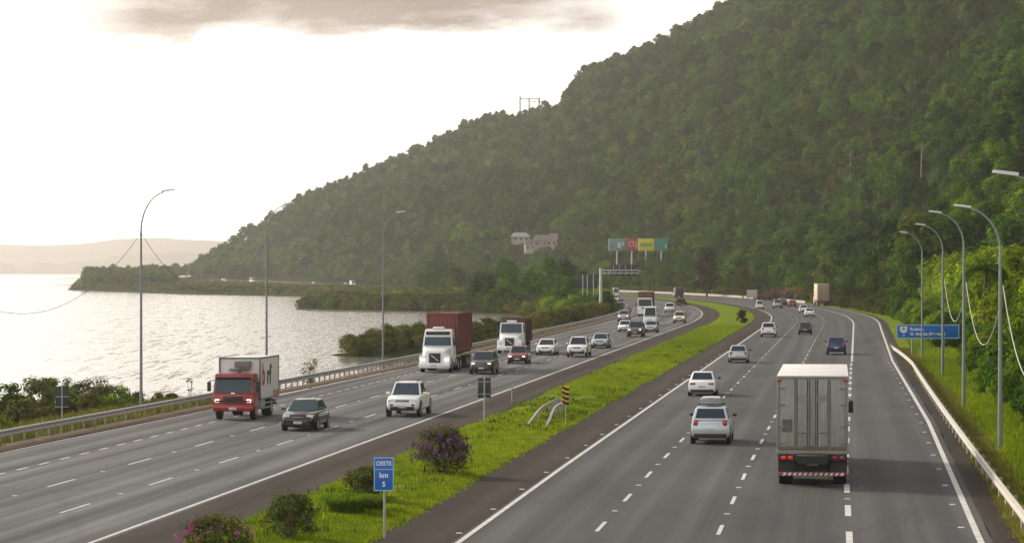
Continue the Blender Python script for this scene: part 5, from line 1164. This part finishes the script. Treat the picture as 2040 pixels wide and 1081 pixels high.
for sx in (1, -1):
    for xx in (1.06, .80): m = MB(); m.box((sx * xx, yr - .075, 1.02), (.17, .05, .12), .02); m.build('tail_light', m_taill if sx < 0 else m_tail, e)
m = MB(); m.box((0, yr - .07, 1.02), (.52, .03, .09)); m.build('company_plate', pm('pale_grey_plate', (.34, .35, .33), .5), e)
m = MB(); m.box((0, yr - .05, .80), (.40, .03, .14)); m.build('number_plate', pm('reddish_plate', (.42, .20, .19), .5), e)
for sx in (1, -1): m = MB(); m.box((sx * .93, yr + .1, .66), (.58, .03, .62)); m.build('mud_flap', m_blackp, e)
m = MB(); m.box((0, yr - .02, .42), (2.4, .12, .14), .02); bb = m.build('underrun_bar', pm('bar_red', (.30, .06, .05), .5), e)
m = MB()
for i in range(12): x0 = -1.1 + i * .19; m.quad((x0, yr - .085, .37), (x0 + .10, yr - .085, .37), (x0 + .16, yr - .085, .47), (x0 + .06, yr - .085, .47))
m.build('white_stripes', mwht, bb)
wheels(e, (-5.9, -4.6, -3.3, 4.3, 5.6, 9.0), 1.25, .52, (-5.9, -4.6, -3.3, 4.3, 5.6)); cabover(e, 9.6, 2.5, .55, 3.3, 2.1, P_white)
# far trucks on the right carriageway
e = root_truck('box_truck', 'beige box truck entering the far right bend', 1640, 609, 1, 5., AW); mbei = pm('beige_box_panel', (.52, .40, .27), .6, var=.2, scale=.7)
m = MB(); m.box((0, -1., 3.0), (2.6, 8.6, 3.6), .03); m.build('cargo_box', mbei, e)
m = MB()
for sx in (1, -1): m.box((sx * .64, -5.32, 3.0), (1.2, .06, 3.4), .01)
m.build('rear_doors', pm('shaded_beige_door', (.33, .25, .19), .6, var=.25, scale=1.5), e); m = MB(); m.box((0, -.6, 1.), (1.8, 10., .35)); m.build('chassis', pm('red_brown_chassis', (.14, .04, .03), .8), e); wheels(e, (-4., -2.7, 4.2), 1.25, .52, (-4., -2.7)); cabover(e, 5.6, 2.5, .55, 3.3, 1.9, P_white)  # doors darker than the box: the rear's shade is put into their colour
Yt = 842.; ang = -math.atan(slope(Yt)); e = thing('box_truck', 'small dark truck crossing the far end of the median', 'truck', (float(A(Yt)) + 12., Yt, 0), ang, AW)
m = MB(); m.box((0, -.6, 1.9), (2.3, 4.4, 2.1), .03); m.build('cargo_box', pm('dark_truck_body', (.04, .042, .045), .6), e); m = MB(); m.box((0, 0, .75), (1.6, 6.2, .3)); m.build('chassis', m_chassis, e); cabover(e, 3.4, 2.2, .5, 2.4, 1.5, P_white); wheels(e, (-1.8, 2.5), 1.1, .45, (-1.8,))

# ================================================================ air
hz = MB(); hz.box((-1500, 5500, 96.), (11000, 14200, 208.)); 
km = bpy.data.materials.new('warm_haze'); km.use_nodes = True; nt = km.node_tree; nt.nodes.clear()
out = nt.nodes.new('ShaderNodeOutputMaterial'); pv = nt.nodes.new('ShaderNodeVolumePrincipled'); pv.inputs['Color'].default_value = (1., .975, .93, 1); pv.inputs['Density'].default_value = .000105; pv.inputs['Anisotropy'].default_value = .8
nt.links.new(pv.outputs[0], out.inputs['Volume'])
ho_ = hz.build('haze', km, None, 0); tag(ho_, 'thin warm haze over the lake and the hill', 'haze', kind='stuff')
